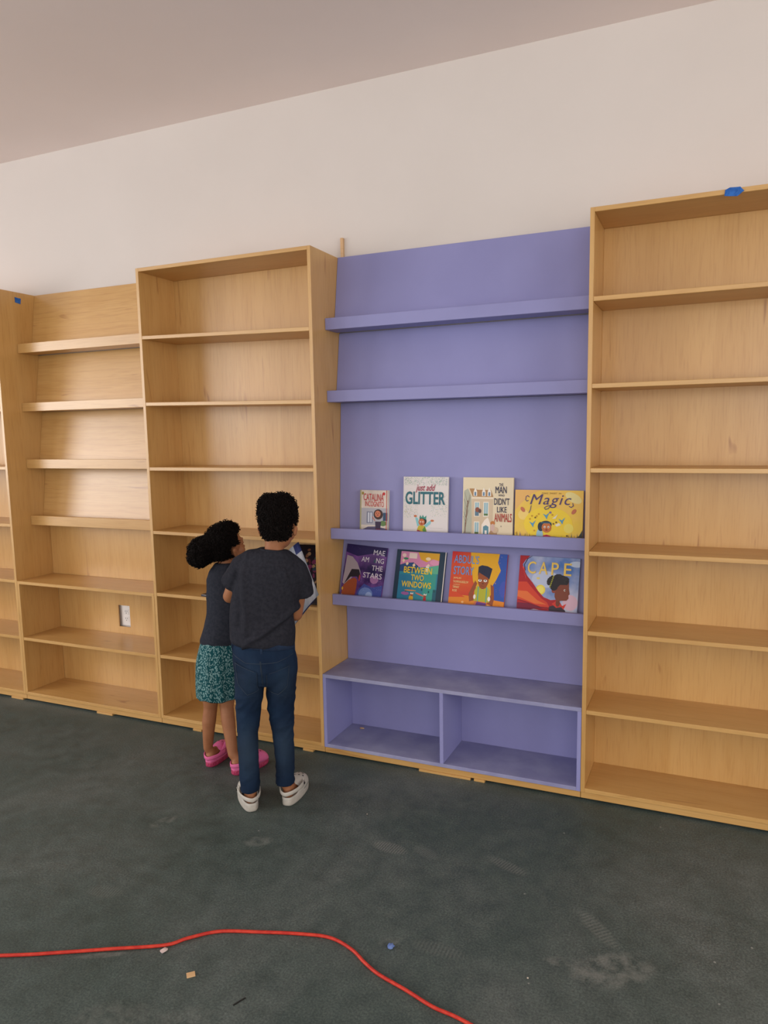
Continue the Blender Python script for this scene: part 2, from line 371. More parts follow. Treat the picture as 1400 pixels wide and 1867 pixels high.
def text(parent, name, body, x0, x1, z0, z1, color, W, H, shear=0, off=0.0, yy=-.0018, spacing=1, rot=0):
    """lettering fitted to the box given in fractions of the cover"""
    c = bpy.data.curves.new('t', 'FONT'); c.body = body; c.shear = shear; c.bevel_depth = off*.8; c.bevel_resolution = 0; c.space_character = spacing; c.resolution_u = 3
    o = bpy.data.objects.new('t', c); COL.objects.link(o)
    dg = bpy.context.evaluated_depsgraph_get(); dg.update(); me = bpy.data.meshes.new_from_object(o.evaluated_get(dg))
    bpy.data.objects.remove(o); bpy.data.curves.remove(c)
    xs = [v.co.x for v in me.vertices]; ys = [v.co.y for v in me.vertices]
    a, b, p, q = min(xs), max(xs), min(ys), max(ys)
    for v in me.vertices:
        x = (v.co.x-a)/(b-a); z = (v.co.y-p)/(q-p)
        X = (x0+(x1-x0)*x)*W; Z = (z0+(z1-z0)*z)*H + rot*(x-.5)*W*(x1-x0)
        v.co = (X, yy-(max(v.co.z, 0)/max(off*.8, 1e-6))*.00025, Z)
    tb = bmesh.new(); tb.from_mesh(me); bpy.data.meshes.remove(me)     # keep flat front-facing letter faces only
    ym = min(v.co.y for v in tb.verts)
    if off: bmesh.ops.delete(tb, geom=[f for f in tb.faces if all(abs(v.co.y-yy) < 1e-7 for v in f.verts)], context='FACES_ONLY')
    for f in tb.faces:
        f.smooth = False; f.normal_update()
        if f.normal.y > 0: f.normal_flip()
    me = bpy.data.meshes.new(name); tb.to_mesh(me); tb.free(); me.materials.clear(); me.materials.append(flat(s2l(*color)))
    n = bpy.data.objects.new(name, me); COL.objects.link(n); n.parent = parent
    return n
def book(x, z, y0, slope, W, H, th, cover, spine=None, label='', rot=0.0, pages=True):
    """hardback facing -y, leaning back; origin at the lower left of the front cover"""
    r = bpy.data.objects.new('picture_book', None); COL.objects.link(r)
    r.location = (x, y0, z); r.rotation_euler = Euler((-math.atan(slope), rot, 0), 'XYZ'); r.empty_display_size = .05
    bm = bmesh.new(); c = .0022
    add_box(bm, 0, W, 0, c, 0, H); add_box(bm, 0, W, th-c, th, 0, H); add_box(bm, 0, c, c, th-c, 0, H, 1)
    mesh_obj('cover', bm, [cover, spine or cover], r)
    bm = bmesh.new(); add_box(bm, c, W-.004, c+.0001, th-c-.0001, .003, H-.003); mesh_obj('pages', bm, PAPER, r)
    return tag(r, label, 'book', 'picture books on the lavender display ledges')
def kid_face(A, cx, cz, r, skin, hair=(30, 20, 20), smile=True):
    q = A.w/A.h
    A.ell(cx, cz, r, r*q*1.05, skin)
    for s in (-1, 1):
        A.ell(cx+s*r*.38, cz+r*.1*q, r*.2, r*.22*q, (245, 240, 235), 10); A.ell(cx+s*r*.36, cz+r*.08*q, r*.09, r*.13*q, (20, 15, 15), 8)
    A.ell(cx, cz-r*.18*q, r*.1, r*.09*q, (120, 55, 30), 8)
    if smile: A.ell(cx, cz-r*.5*q, r*.26, r*.13*q, (130, 30, 35), 10)
ZU, YU, SU = .9705, .1728, .085
# 1 small chapter book
W, H = .133, .196
cm = noisy('cover_cream', s2l(226, 214, 205), s2l(200, 190, 180), 12)
b = book(1.0265, ZU, YU, SU, W, H, .020, cm, flat(s2l(190, 80, 60)), 'small cream book with red lettering, smallest on the upper ledge')
A = Art(W, H)
A.rect(0, .05, 0, 1, (170, 165, 120)); A.rect(.05, 1, .0, .60, (176, 176, 186)); A.rect(.05, 1, 0, .22, (215, 205, 195)); A.poly([(.05, 0), (1, 0), (1, .14), (.6, .19), (.3, .18), (.05, .10)], (92, 86, 120))
A.rect(.25, .47, .26, .52, (120, 125, 150)); A.rect(.29, .35, .28, .50, (205, 210, 222)); A.rect(.38, .44, .28, .50, (205, 210, 222)); A.rect(.84, 1, .32, .50, (50, 80, 110)); A.ell(.84, .26, .13, .06, (98, 130, 80))
A.rect(.95, .975, 0, 1, (185, 70, 40)); A.ell(.10, .93, .04, .035, (150, 130, 40)); A.ell(.86, .92, .05, .035, (190, 45, 50))
A.poly([(.56, .30), (.78, .30), (.74, .10), (.70, .0), (.60, .0), (.58, .10)], (58, 42, 72)); A.rect(.60, .65, 0, .14, (150, 50, 80)); A.rect(.68, .73, 0, .14, (150, 50, 80))
A.ell(.67, .46, .17, .115, (66, 44, 42)); A.ell(.65, .47, .105, .075, (198, 120, 90)); A.ell(.61, .485, .014, .01, (30, 20, 20)); A.ell(.69, .485, .014, .01, (30, 20, 20)); A.ell(.65, .445, .03, .01, (140, 50, 50))
A.line([(.55, .32), (.46, .40)], .004, (198, 120, 90)); A.done(b)
text(b, 'title', 'CATALINA', .13, .86, .76, .92, (188, 58, 62), W, H, off=.01, rot=-.03); text(b, 'title', 'INCOGNITO', .19, .87, .63, .75, (196, 70, 66), W, H, off=.01, rot=-.03)
# 2 just add GLITTER
W, H = .2035, .2565
b = book(1.2330, ZU, YU, SU, W, H, .011, flat(s2l(216, 210, 208)), flat(s2l(200, 196, 196)), 'white book with big teal lettering over a cheering child, second on the upper ledge')
A = Art(W, H); cols = [(60, 150, 120), (90, 170, 140), (60, 120, 130), (130, 180, 120), (120, 110, 150)]
A.specks(750, cols, .02, .98, .86, .995, .0014, lambda x, z: .25+abs(x-.5)*1.3+(z-.86)*2.5)
A.specks(420, cols+[(200, 190, 60)], .02, .35, .30, .70, .0014, lambda x, z: 1-abs(z-.45)*3.5-x*.9); A.specks(420, cols+[(200, 190, 60)], .62, .98, .34, .72, .0014, lambda x, z: 1-abs(z-.5)*3.5-(1-x)*.9)
A.poly([(.30, .02), (.33, .14), (.36, .19), (.50, .19), (.54, .10), (.53, .0), (.30, .0)], (190, 170, 50)); A.poly([(.30, .02), (.33, .12), (.40, .10), (.40, .0), (.30, .0)], (165, 50, 80)); A.poly([(.44, .12), (.50, .18), (.54, .08), (.50, .04)], (90, 140, 60))
A.poly([(.33, .17), (.38, .20), (.34, .31), (.29, .33), (.28, .31)], (130, 190, 195)); A.poly([(.48, .19), (.53, .16), (.62, .22), (.64, .27), (.60, .27)], (130, 190, 195)); A.ell(.28, .345, .035, .02, (190, 110, 70)); A.ell(.66, .275, .04, .018, (190, 110, 70))
A.ell(.45, .265, .085, .068, (45, 30, 35)); kid_face(A, .425, .245, .07, (190, 105, 62))
A.poly([(.37, .31), (.39, .365), (.425, .325), (.45, .37), (.48, .325), (.53, .36), (.52, .29), (.45, .31)], (60, 140, 125))
A.poly([(.55, .0), (.54, .09), (.58, .06), (.63, .085), (.68, .06), (.72, .09), (.70, .0)], (205, 105, 45)); A.ell(.62, .045, .03, .02, (235, 225, 210)); A.rect(.60, .89, .152, .156, (185, 180, 178)); A.done(b)
text(b, 'title', 'just add', .28, .72, .735, .875, (160, 40, 72), W, H, shear=.35, off=.012); text(b, 'title', 'GLITTER', .05, .94, .54, .755, (38, 100, 112), W, H, off=.03)
# 3 cream book with a town house
W, H = .2130, .2560
b = book(1.5015, ZU, YU, SU, W, H, .011, flat(s2l(222, 208, 178)), None, 'cream book showing a tall town house, third on the upper ledge')
A = Art(W, H)
A.poly([(.02, 0), (.02, .78), (.10, .82), (.17, .70), (.20, .0)], (176, 178, 160)); A.line([(.05, .0), (.06, .25), (.09, .45), (.10, .62)], .004, (120, 85, 70)); 
for q in range(14): A.line([(.07+.002*q, .2+.03*q), (.07+random.uniform(-.07, .09), .30+.035*q)], .0012, (130, 110, 90))
A.rect(.02, .18, .0, .10, (150, 140, 130))
for q in range(6): A.rect(.03+q*.025, .037+q*.025, .0, .11, (90, 80, 80))
A.rect(.19, .60, .0, .66, (206, 186, 158)); A.rect(.17, .62, .655, .68, (232, 216, 194)); A.poly([(.13, .82), (.20, .69), (.61, .69), (.56, .80), (.53, .78), (.50, .80), (.30, .80), (.22, .82)], (172, 130, 84))
for cx in (.25, .42, .53): A.poly([(cx-.035, .70), (cx+.035, .70), (cx+.035, .77), (cx, .84), (cx-.035, .77)], (236, 228, 216)); A.rect(cx-.018, cx+.018, .705, .765, (96, 130, 160))
for (cx, cz) in ((.29, .49), (.47, .49), (.29, .17)): A.rect(cx-.055, cx+.055, cz-.12, cz+.12, (232, 222, 206)); A.rect(cx-.04, cx+.04, cz-.105, cz+.105, (150, 185, 195)); A.rect(cx-.003, cx+.003, cz-.105, cz+.105, (232, 226, 216))
A.rect(.25, .33, .38, .46, (90, 120, 140)); A.ell(.30, .48, .045, .04, (140, 80, 60)); A.ell(.35, .46, .03, .035, (90, 70, 70)); A.rect(.25, .33, .07, .12, (90, 110, 60)); A.rect(.43, .51, .39, .42, (90, 120, 70))
A.poly([(.39, .0), (.39, .24), (.45, .32), (.51, .36), (.53, .33), (.56, .26), (.56, .0)], (238, 226, 212)); A.poly([(.42, .0), (.42, .21), (.475, .235), (.53, .21), (.53, .0)], (92, 140, 155)); A.rect(.455, .495, .09, .15, (236, 230, 222)); A.rect(.42, .53, .0, .01, (60, 60, 60))
A.ell(.62, .09, .08, .07, (176, 140, 110)); A.ell(.66, .16, .06, .05, (205, 180, 150)); A.ell(.61, .27, .045, .035, (190, 120, 60)); A.ell(.61, .20, .04, .06, (205, 175, 165)); A.ell(.60, .07, .03, .03, (210, 170, 50)); A.done(b)
for tx, a in (('THE', (.72, .80, .865, .91)), ('MAN', (.65, .87, .75, .86)), ('WHO', (.71, .83, .70, .735)), ("DIDN'T", (.63, .93, .565, .675)), ('LIKE', (.69, .88, .445, .535))): text(b, 'title', tx, *a, (45, 48, 78), W, H, off=.015)
text(b, 'title', 'ANIMALS', .64, .98, .295, .43, (170, 45, 40), W, H, off=.015)
text(b, 'subtitle', 'a', .765, .785, .215, .235, (90, 80, 80), W, H)
# 4 Magic
W, H = .2700, .2080
b = book(1.7225, ZU, YU, SU, W, H, .010, noisy('cover_golden', s2l(232, 190, 96), s2l(228, 196, 66), 9, rough=.35), flat(s2l(220, 170, 80)), 'wide yellow book with a looping purple title, rightmost on the upper ledge')
A = Art(W, H)
A.poly([(.0, 1), (.0, .6), (.10, .75), (.25, .93), (.4, 1)], (226, 178, 104)); A.ell(.86, .86, .13, .085, (228, 215, 148), rot=-.5); A.ell(.13, .52, .08, .10, (236, 206, 120)); A.ell(.5, .35, .36, .33, (236, 206, 58)); A.ell(.80, .28, .07, .09, (230, 214, 100))
A.poly([(0, 0), (.0, .07), (.15, .10), (.3, .13), (.6, .12), (.8, .10), (1, .08), (1, 0)], (120, 104, 130))
for q in range(26):
    x = q/25; h = .06+.16*abs(x-.5)*1.3+random.uniform(0, .08); A.poly([(x-.014, 0), (x+.014, 0), (x+random.uniform(-.03, .03), h)], random.choice([(96, 110, 90), (130, 105, 150), (66, 72, 70), (170, 160, 80)]))
A.poly([(.76, 0), (1, 0), (1, .26), (.95, .14)], (60, 62, 58))
for (cx, cz, rt) in ((.12, .62, -.9), (.87, .60, .9)): A.ell(cx, cz, .045, .035, (190, 110, 80), rot=rt)
A.poly([(.40, .0), (.43, .13), (.48, .15), (.54, .13), (.57, .02), (.57, 0)], (185, 45, 90)); A.ell(.38, .13, .05, .13, (150, 190, 210)); A.ell(.395, .30, .045, .09, (40, 50, 66)); A.ell(.47, .34, .085, .075, (40, 50, 66)); kid_face(A, .48, .285, .072, (190, 110, 58)); A.rect(.40, .55, .365, .385, (50, 100, 120))
A.poly([(.43, .0), (.40, .10), (.37, .09), (.36, .0)], (225, 220, 215))
for (cx, cz) in ((.27, .36), (.47, .52), (.70, .43)):
    A.poly([(cx-.05, cz+.03), (cx, cz), (cx+.05, cz+.06), (cx+.02, cz-.02), (cx+.01, cz-.08), (cx-.02, cz-.02)], (84, 152, 190))
A.poly([(.56, .46), (.60, .50), (.64, .55), (.61, .46)], (226, 222, 210)); A.poly([(.60, .34), (.66, .38), (.69, .34), (.63, .31)], (226, 222, 210)); A.ell(.53, .575, .018, .022, (130, 110, 150))
for (cx, cz) in ((.26, .50), (.31, .47), (.36, .54), (.33, .50), (.62, .39), (.58, .36), (.23, .44), (.56, .53), (.30, .22), (.78, .14), (.03, .16)): A.ell(cx, cz, .014, .018, random.choice([(120, 90, 40), (200, 150, 40), (110, 130, 60)]), 8)
P1 = (74, 58, 110)
A.line([(.215, .86), (.19, .89), (.165, .87), (.16, .81), (.18, .78), (.20, .80)], .0026, P1); A.line([(.245, .70), (.235, .62), (.215, .56)], .0026, P1)
A.line([(.80, .70), (.83, .68), (.86, .71), (.85, .76)], .003, P1); A.line([(.52, .71), (.47, .69), (.44, .66), (.46, .63), (.50, .65), (.53, .70)], .0028, P1); A.done(b)
text(b, 'title', 'Magic', .225, .83, .66, .92, P1, W, H, shear=.3, off=0, spacing=1.15); text(b, 'subtitle', 'MAKE  SWEET  IN', .40, .68, .925, .955, (140, 110, 50), W, H)

ZL, YL_, SL = .6740, .1510, .28
# 5 night sky book
W, H = .2010, .2535
m5 = noisy('cover_night_sky', s2l(34, 22, 74), s2l(120, 74, 150), 11, rough=.3, detail=6)
b = book(.9268, ZL, YL_, SL, W, H, .010, m5, flat(s2l(30, 20, 60)), 'dark purple night sky book with white lettering, leftmost on the lower ledge', rot=.06)
A = Art(W, H)
A.poly([(.0, 1), (.0, .86), (.3, .80), (.7, .88), (1, .84), (1, 1)], (34, 22, 82)); A.ell(.78, .42, .10, .07, (160, 110, 160)); A.poly([(.36, 0), (.42, .2), (.55, .33), (.75, .28), (1, .34), (1, 0)], (66, 78, 152)); A.ell(.62, .15, .17, .12, (106, 130, 190)); A.ell(.70, .13, .08, .07, (150, 170, 215))
A.specks(90, [(190, 190, 230), (140, 150, 210)], .4, .98, .02, .45, .0012); A.specks(40, [(120, 120, 190)], .1, .98, .5, .98, .001)
A.poly([(.78, 0), (.80, .09), (.90, .11), (.96, .05), (.96, 0)], (34, 66, 80))
A.poly([(.02, .30), (.04, .80), (.18, .78), (.32, .68), (.42, .54), (.44, .44), (.36, .50), (.24, .42), (.10, .26)], (158, 146, 156)); A.poly([(.06, .28), (.20, .56), (.38, .57), (.44, .46), (.42, .36), (.36, .44), (.2, .42)], (38, 32, 44)); A.ell(.42, .42, .018, .06, (170, 60, 70))
A.poly([(.03, .10), (.05, .26), (.16, .36), (.30, .42), (.37, .38), (.38, .26), (.36, .10), (.30, .03), (.10, .05)], (150, 74, 46)); A.poly([(.02, .0), (.03, .11), (.16, .05), (.36, .02), (.38, .0)], (176, 160, 170)); A.ell(.04, .20, .02, .03, (205, 160, 50), 10)
A.ell(.735, .745, .03, .03, (52, 76, 96)); A.done(b)
for tx, a in (('MAE', (.68, .955, .855, .945)), ('AM', (.41, .59, .715, .805)), ('NG', (.765, .955, .715, .805)), ('THE', (.685, .95, .58, .67)), ('STARS', (.50, .955, .44, .535))): text(b, 'title', tx, *a, (214, 206, 218), W, H, off=.008)
# 6 two windows
W, H = .2290, .2400
b = book(1.1850, ZL, YL_, SL, W, H, .010, flat(s2l(28, 52, 72)), flat(s2l(26, 44, 66)), 'dark teal book with yellow lettering over a city street, second on the lower ledge', rot=.02)
A = Art(W, H)
A.rect(.09, .87, .07, .97, (44, 130, 150)); A.poly([(.09, .97), (.09, .72), (.3, .76), (.5, .70), (.7, .72), (.87, .70), (.87, .97)], (206, 132, 168)); A.poly([(.44, .97), (.50, .84), (.62, .80), (.74, .86), (.87, .84), (.87, .97)], (214, 160, 38)); A.rect(.26, .42, .85, .95, (228, 206, 196)); A.ell(.16, .90, .04, .035, (230, 200, 190)); A.ell(.65, .86, .05, .03, (238, 214, 170)); A.ell(.78, .80, .09, .05, (222, 150, 180))
A.poly([(.09, .72), (.2, .76), (.36, .78), (.46, .72), (.46, .62), (.09, .60)], (36, 72, 122)); A.poly([(.62, .74), (.68, .72), (.7, .55), (.62, .55)], (220, 220, 214)); A.rect(.60, .84, .07, .62, (56, 150, 138)); A.poly([(.68, .72), (.87, .76), (.87, .60), (.68, .6)], (90, 170, 140))
A.rect(.09, .36, .07, .55, (38, 116, 150)); A.rect(.80, .87, .07, .32, (34, 92, 110))
for (cx, cz) in ((.23, .75), (.37, .73), (.15, .80), (.66, .74)): A.poly([(cx-.03, cz), (cx, cz-.035), (cx+.035, cz), (cx+.005, cz+.035)], (232, 206, 172))
for (cx, cz) in ((.58, .30), (.72, .27), (.83, .29), (.26, .24)): A.rect(cx-.014, cx+.014, cz-.02, cz+.02, (24, 84, 84))
A.ell(.20, .84, .05, .02, (50, 130, 90)); A.ell(.25, .21, .08, .03, (150, 90, 150)); A.ell(.35, .27, .12, .012, (210, 140, 70)); A.ell(.55, .21, .10, .014, (200, 110, 90), rot=-.3)
A.ell(.38, .13, .045, .055, (206, 164, 36)); A.ell(.39, .195, .03, .028, (146, 76, 52)); A.poly([(.355, .205), (.37, .24), (.39, .215), (.415, .24), (.42, .205)], (225, 220, 215)); A.rect(.345, .40, .06, .09, (40, 50, 60))
A.ell(.655, .13, .03, .06, (176, 40, 44)); A.ell(.655, .195, .028, .026, (150, 80, 52)); A.poly([(.625, .205), (.64, .24), (.66, .215), (.685, .24), (.69, .205)], (225, 220, 215))
A.rect(.0, .87, .045, .075, (196, 138, 98)); A.rect(.982, 1, 0, 1, (214, 205, 200)); A.done(b)
text(b, 'title', 'BETWEEN', .18, .75, .58, .695, (232, 196, 40), W, H, off=.02); text(b, 'title', 'TWO', .34, .60, .455, .56, (232, 196, 40), W, H, off=.02); text(b, 'title', 'WINDOWS', .16, .76, .325, .435, (232, 196, 40), W, H, off=.02)
# 7 red and yellow book
W, H = .2400, .2430
m7 = noisy('cover_red', s2l(198, 34, 40), s2l(214, 96, 36), 6, rough=.35)
b = book(1.4430, ZL, YL_, SL, W, H, .010, m7, flat(s2l(150, 30, 40)), 'red and yellow book of a child leaning at a desk, third on the lower ledge', rot=.012)
A = Art(W, H)
A.poly([(.34, 1), (.36, .8), (.42, .5), (.55, .3), (.8, .2), (1, .2), (1, 1)], (226, 168, 34)); A.poly([(.86, 1), (.84, .85), (.90, .72), (.83, .55), (.76, .42), (.80, .2), (1, .18), (1, 1)], (46, 84, 170)); A.ell(.97, .40, .07, .14, (66, 84, 176)); A.specks(60, [(220, 190, 70), (230, 120, 50)], .4, .95, .3, .98, .002)
A.poly([(0, 0), (0, .24), (.3, .25), (.7, .22), (1, .19), (1, 0)], (222, 134, 36)); A.poly([(.0, .44), (.12, .3), (.3, .22), (0, .2)], (214, 74, 36))
A.poly([(.36, .28), (.46, .52), (.50, .47), (.44, .30), (.47, .18), (.38, .15)], (148, 78, 46)); A.poly([(.82, .22), (.80, .44), (.74, .47), (.76, .30), (.70, .14), (.80, .10)], (148, 78, 46))
A.poly([(.46, .17), (.46, .34), (.50, .43), (.58, .40), (.66, .43), (.73, .38), (.74, .16)], (180, 178, 50)); A.rect(.52, .535, .15, .42, (66, 160, 160)); A.rect(.67, .685, .15, .42, (66, 160, 160)); A.ell(.47, .24, .022, .04, (236, 232, 226)); A.ell(.73, .22, .025, .04, (236, 232, 226)); A.poly([(.53, .44), (.60, .37), (.67, .43), (.60, .40)], (240, 236, 230))
A.poly([(.50, .66), (.515, .48), (.55, .40), (.60, .375), (.66, .40), (.70, .50), (.70, .62)], (152, 78, 42)); A.poly([(.50, .60), (.50, .76), (.56, .79), (.66, .78), (.75, .74), (.71, .55), (.68, .58), (.52, .66)], (34, 40, 66))
for cx in (.545, .64): A.ell(cx, .525, .032, .022, (240, 236, 230), 10); A.ell(cx, .53, .012, .014, (30, 20, 20), 8)
A.ell(.60, .475, .02, .012, (110, 50, 30), 8); A.line([(.57, .435), (.62, .428)], .0012, (90, 40, 30)); A.poly([(.42, .03), (.49, .17), (.70, .15), (.66, .01)], (196, 110, 78)); A.poly([(.47, .03), (.52, .16), (.69, .14), (.65, .02)], (108, 62, 140)); A.poly([(.50, .05), (.52, .10), (.64, .09), (.62, .04)], (228, 220, 226))
for (cx, cz) in ((.10, .07), (.26, .13), (.36, .06), (.72, .10), (.84, .04)): A.ell(cx, cz, .024, .02, (240, 186, 120), 10)
A.done(b)
text(b, 'title', "ABDUL'S", .045, .50, .80, .945, (108, 150, 205), W, H, off=.01); text(b, 'title', 'STORY', .05, .42, .60, .745, (108, 150, 205), W, H, off=.015)
text(b, 'author_line', 'JAMILAH', .06, .20, .515, .555, (240, 214, 150), W, H, off=.01); text(b, 'author_line', 'THOMPKINS-BIGELOW', .06, .34, .455, .495, (240, 214, 150), W, H, off=.01); text(b, 'author_line', 'ILLUSTRATED BY', .07, .19, .415, .435, (240, 214, 150), W, H); text(b, 'author_line', 'TIFFANY', .06, .18, .36, .40, (240, 214, 150), W, H, off=.01); text(b, 'author_line', 'ROSE', .06, .14, .30, .34, (240, 214, 150), W, H, off=.01)
# 8 sky and red cape book
W, H = .2420, .2405
m8 = noisy('cover_cloudy_sky', s2l(74, 116, 184), s2l(196, 200, 222), 8, rough=.35, detail=5)
b = book(1.7370, ZL, YL_, SL, W, H, .010, m8, flat(s2l(90, 110, 160)), 'blue sky book of a child in a flowing red cape, rightmost on the lower ledge', rot=.008)
A = Art(W, H)
A.ell(.46, .62, .24, .14, (186, 196, 222)); A.ell(.88, .26, .12, .13, (212, 178, 196)); A.ell(.95, .90, .12, .05, (190, 204, 228)); A.ell(.15, .10, .22, .06, (206, 212, 226)); A.ell(.38, .44, .08, .085, (232, 212, 80)); A.ell(.38, .44, .055, .06, (238, 224, 110)); A.ell(.33, .63, .03, .02, (220, 200, 120), 10)
A.poly([(0, 1), (.0, .06), (.04, .04), (.20, .12), (.40, .10), (.55, .10), (.72, .16), (.74, .22), (.68, .30), (.56, .28), (.44, .32), (.34, .42), (.24, .55), (.12, .68), (.05, .85), (.10, .93), (.17, 1)], (170, 32, 42))
A.poly([(0, .55), (.14, .56), (.26, .44), (.40, .30), (.50, .24), (.55, .16), (.40, .16), (.2, .22), (.0, .26)], (206, 66, 44)); A.poly([(.0, .40), (.16, .40), (.34, .26), (.50, .20), (.30, .20), (.0, .30)], (222, 110, 56)); A.poly([(.08, .80), (.14, .60), (.24, .50), (.12, .62), (.04, .82)], (214, 70, 70)); A.poly([(0, .20), (.2, .20), (.45, .13), (.3, .115), (.1, .06), (0, .10)], (120, 24, 56))
A.line([(.02, .25), (.2, .2), (.4, .15), (.55, .14)], .0016, (90, 16, 26)); A.line([(.20, 1), (.13, .95), (.08, .85), (.10, .75)], .003, (60, 20, 40))
A.poly([(.54, .0), (.54, .17), (.62, .20), (.74, .20), (.81, .12), (.82, .0)], (58, 46, 58)); A.poly([(.58, .22), (.66, .28), (.76, .20), (.82, .24), (.78, .14), (.74, .18), (.66, .16)], (206, 58, 46)); A.ell(.68, .24, .035, .06, (118, 60, 44))
A.poly([(.62, .34), (.62, .52), (.70, .60), (.84, .60), (.845, .50), (.865, .40), (.845, .38), (.85, .33), (.82, .29), (.72, .28), (.66, .26)], (126, 66, 48)); A.ell(.60, .44, .035, .04, (140, 70, 60)); A.ell(.78, .46, .016, .02, (220, 210, 200), 8); A.ell(.785, .46, .009, .013, (20, 12, 12), 8); A.line([(.75, .50), (.81, .485)], .002, (40, 24, 24))
A.ell(.685, .60, .155, .105, (36, 34, 40), rot=.1); A.ell(.60, .53, .07, .09, (36, 34, 40))
A.poly([(.66, .50), (.70, .545), (.80, .55), (.845, .53), (.845, .45), (.68, .42)], (126, 66, 48)); A.ell(.78, .46, .016, .02, (220, 210, 200), 8); A.ell(.785, .46, .009, .013, (20, 12, 12), 8)
random.seed(3)
for q in range(46):
    a_ = random.uniform(.2, 3.5); rr = random.uniform(.12, .165); A.ell(.68+rr*math.cos(a_)*1.0-.01, .58+rr*math.sin(a_)*.72, .03, .03, random.choice([(36, 34, 40), (44, 42, 46), (30, 28, 34)]), 8)
for q in range(7): A.ell(.535+q*.008, .50+q*.03, .014, .014, (150, 150, 50), 6)
A.done(b)
for tx, a in (('C', (.14, .28, .70, .91)), ('A', (.33, .48, .70, .91)), ('P', (.54, .66, .70, .91)), ('E', (.745, .87, .70, .91))): text(b, 'title', tx, *a, (232, 196, 96), W, H, off=.012)

# ------------------------------------------------------------------ cord and floor debris
def tube(bm, pts, rad, n=10, caps=True):
    rings = []; prev = None
    for i, p in enumerate(pts):
        d = (pts[min(i+1, len(pts)-1)]-pts[max(i-1, 0)]).normalized()
        up = Vector((0, 0, 1)) if abs(d.z) < .9 else Vector((1, 0, 0))
        if prev is None: s = d.cross(up).normalized()
        else: s = (prev-d*prev.dot(d)).normalized()
        prev = s; v = d.cross(s)
        rr = rad[i] if isinstance(rad, (list, tuple)) else rad
        rings.append([bm.verts.new(p+(s*math.cos(2*PI*j/n)+v*math.sin(2*PI*j/n))*rr) for j in range(n)])
    for a, b in zip(rings, rings[1:]):
        for j in range(n): bm.faces.new((a[j], a[(j+1) % n], b[(j+1) % n], b[j]))
    if caps: bm.faces.new(rings[0][::-1]); bm.faces.new(rings[-1])
def catmull(P, k=8):
    out = []
    for i in range(len(P)-1):
        a, b, c, d = P[max(i-1, 0)], P[i], P[i+1], P[min(i+2, len(P)-1)]
        for j in range(k):
            s = j/k; out.append(.5*((2*b)+(c-a)*s+(2*a-5*b+4*c-d)*s*s+(3*b-a-3*c+d)*s**3))
    return out+[P[-1]]
cp = [(-.6, -1.95), (.15, -1.70), (.695, -1.4517), (.8273, -1.3864), (.9573, -1.3173), (1.0888, -1.2474), (1.1311, -1.1995), (1.1966, -1.1429), (1.3003, -1.1033), (1.4058, -1.068), (1.5002, -1.0468), (1.5783, -1.065), (1.6359, -1.0981), (1.6873, -1.1224), (1.7747, -1.1461), (1.8584, -1.1717), (1.9565, -1.1878), (2.25, -1.27), (2.6, -1.5), (2.8, -1.9)]
bm = bmesh.new(); tube(bm, catmull([Vector((x, y, .0047)) for x, y in cp], 10), .0046, 12)
CORD = noisy('orange_red_cord', (.46, .026, .018), (.60, .05, .028), 60, rough=.45, b=.2)
tag(mesh_obj('extension_cord', bm, CORD, smooth=True), 'orange red cord snaking across the dark floor', 'cord')
o = box('wood_chip', -.011, .011, -.009, .009, 0, .003, EDGE, bev=.0005); o.location = (1.2273, -1.3074, 0); o.rotation_euler = (0, 0, .75); tag(o, 'small square wood chip on the floor in front of the cord', 'wood chip')
def lump(name, loc, r, m, label, cat, sq=(1, 1, .6), n=2):
    bm = bmesh.new(); bmesh.ops.create_icosphere(bm, subdivisions=n, radius=r)
    for v in bm.verts:
        v.co *= 1+.5*noise.noise(v.co*180+Vector(loc)); v.co = Vector((v.co.x*sq[0], v.co.y*sq[1], v.co.z*sq[2]))
    lo = min(v.co.z for v in bm.verts)
    for v in bm.verts: v.co.z -= lo
    return tag(mesh_obj(name, bm, m, loc=loc), label, cat)
lump('tape_ball', (1.6747, -1.0141, 0), .0095, noisy('pale_blue_tape', (.10, .17, .42), (.16, .24, .50), 60), 'crumpled ball of blue tape on the floor beyond the cord', 'tape')
lump('paper_scrap', (1.099, -1.262, 0), .009, flat((.62, .5, .48)), 'torn pale paper scrap lying against the cord', 'paper scrap', (.9, 1.3, .35))
o = box('wood_splinter', -.018, .018, -.0018, .0018, 0, .002, flat((.015, .016, .015)), bev=.0004); o.location = (1.40, -1.335, 0); o.rotation_euler = (0, 0, 1.15); tag(o, 'thin dark splinter on the floor near the bottom edge', 'wood splinter')
lump('wood_shaving', (1.00, .205, B0+.0002), .008, EDGE, 'small wood shaving inside the left bench cubby', 'wood shaving', (1.5, .6, .4))
for (x, y, lab) in ((1.31, -.395, 'tiny white plaster crumb on the floor right of the boy'), (2.05, -.985, 'tiny tan crumb on the floor at the lower right')):
    lump('plaster_crumb', (x, y, 0), .0028, flat((.6, .52, .42)), lab, 'crumb', n=1)

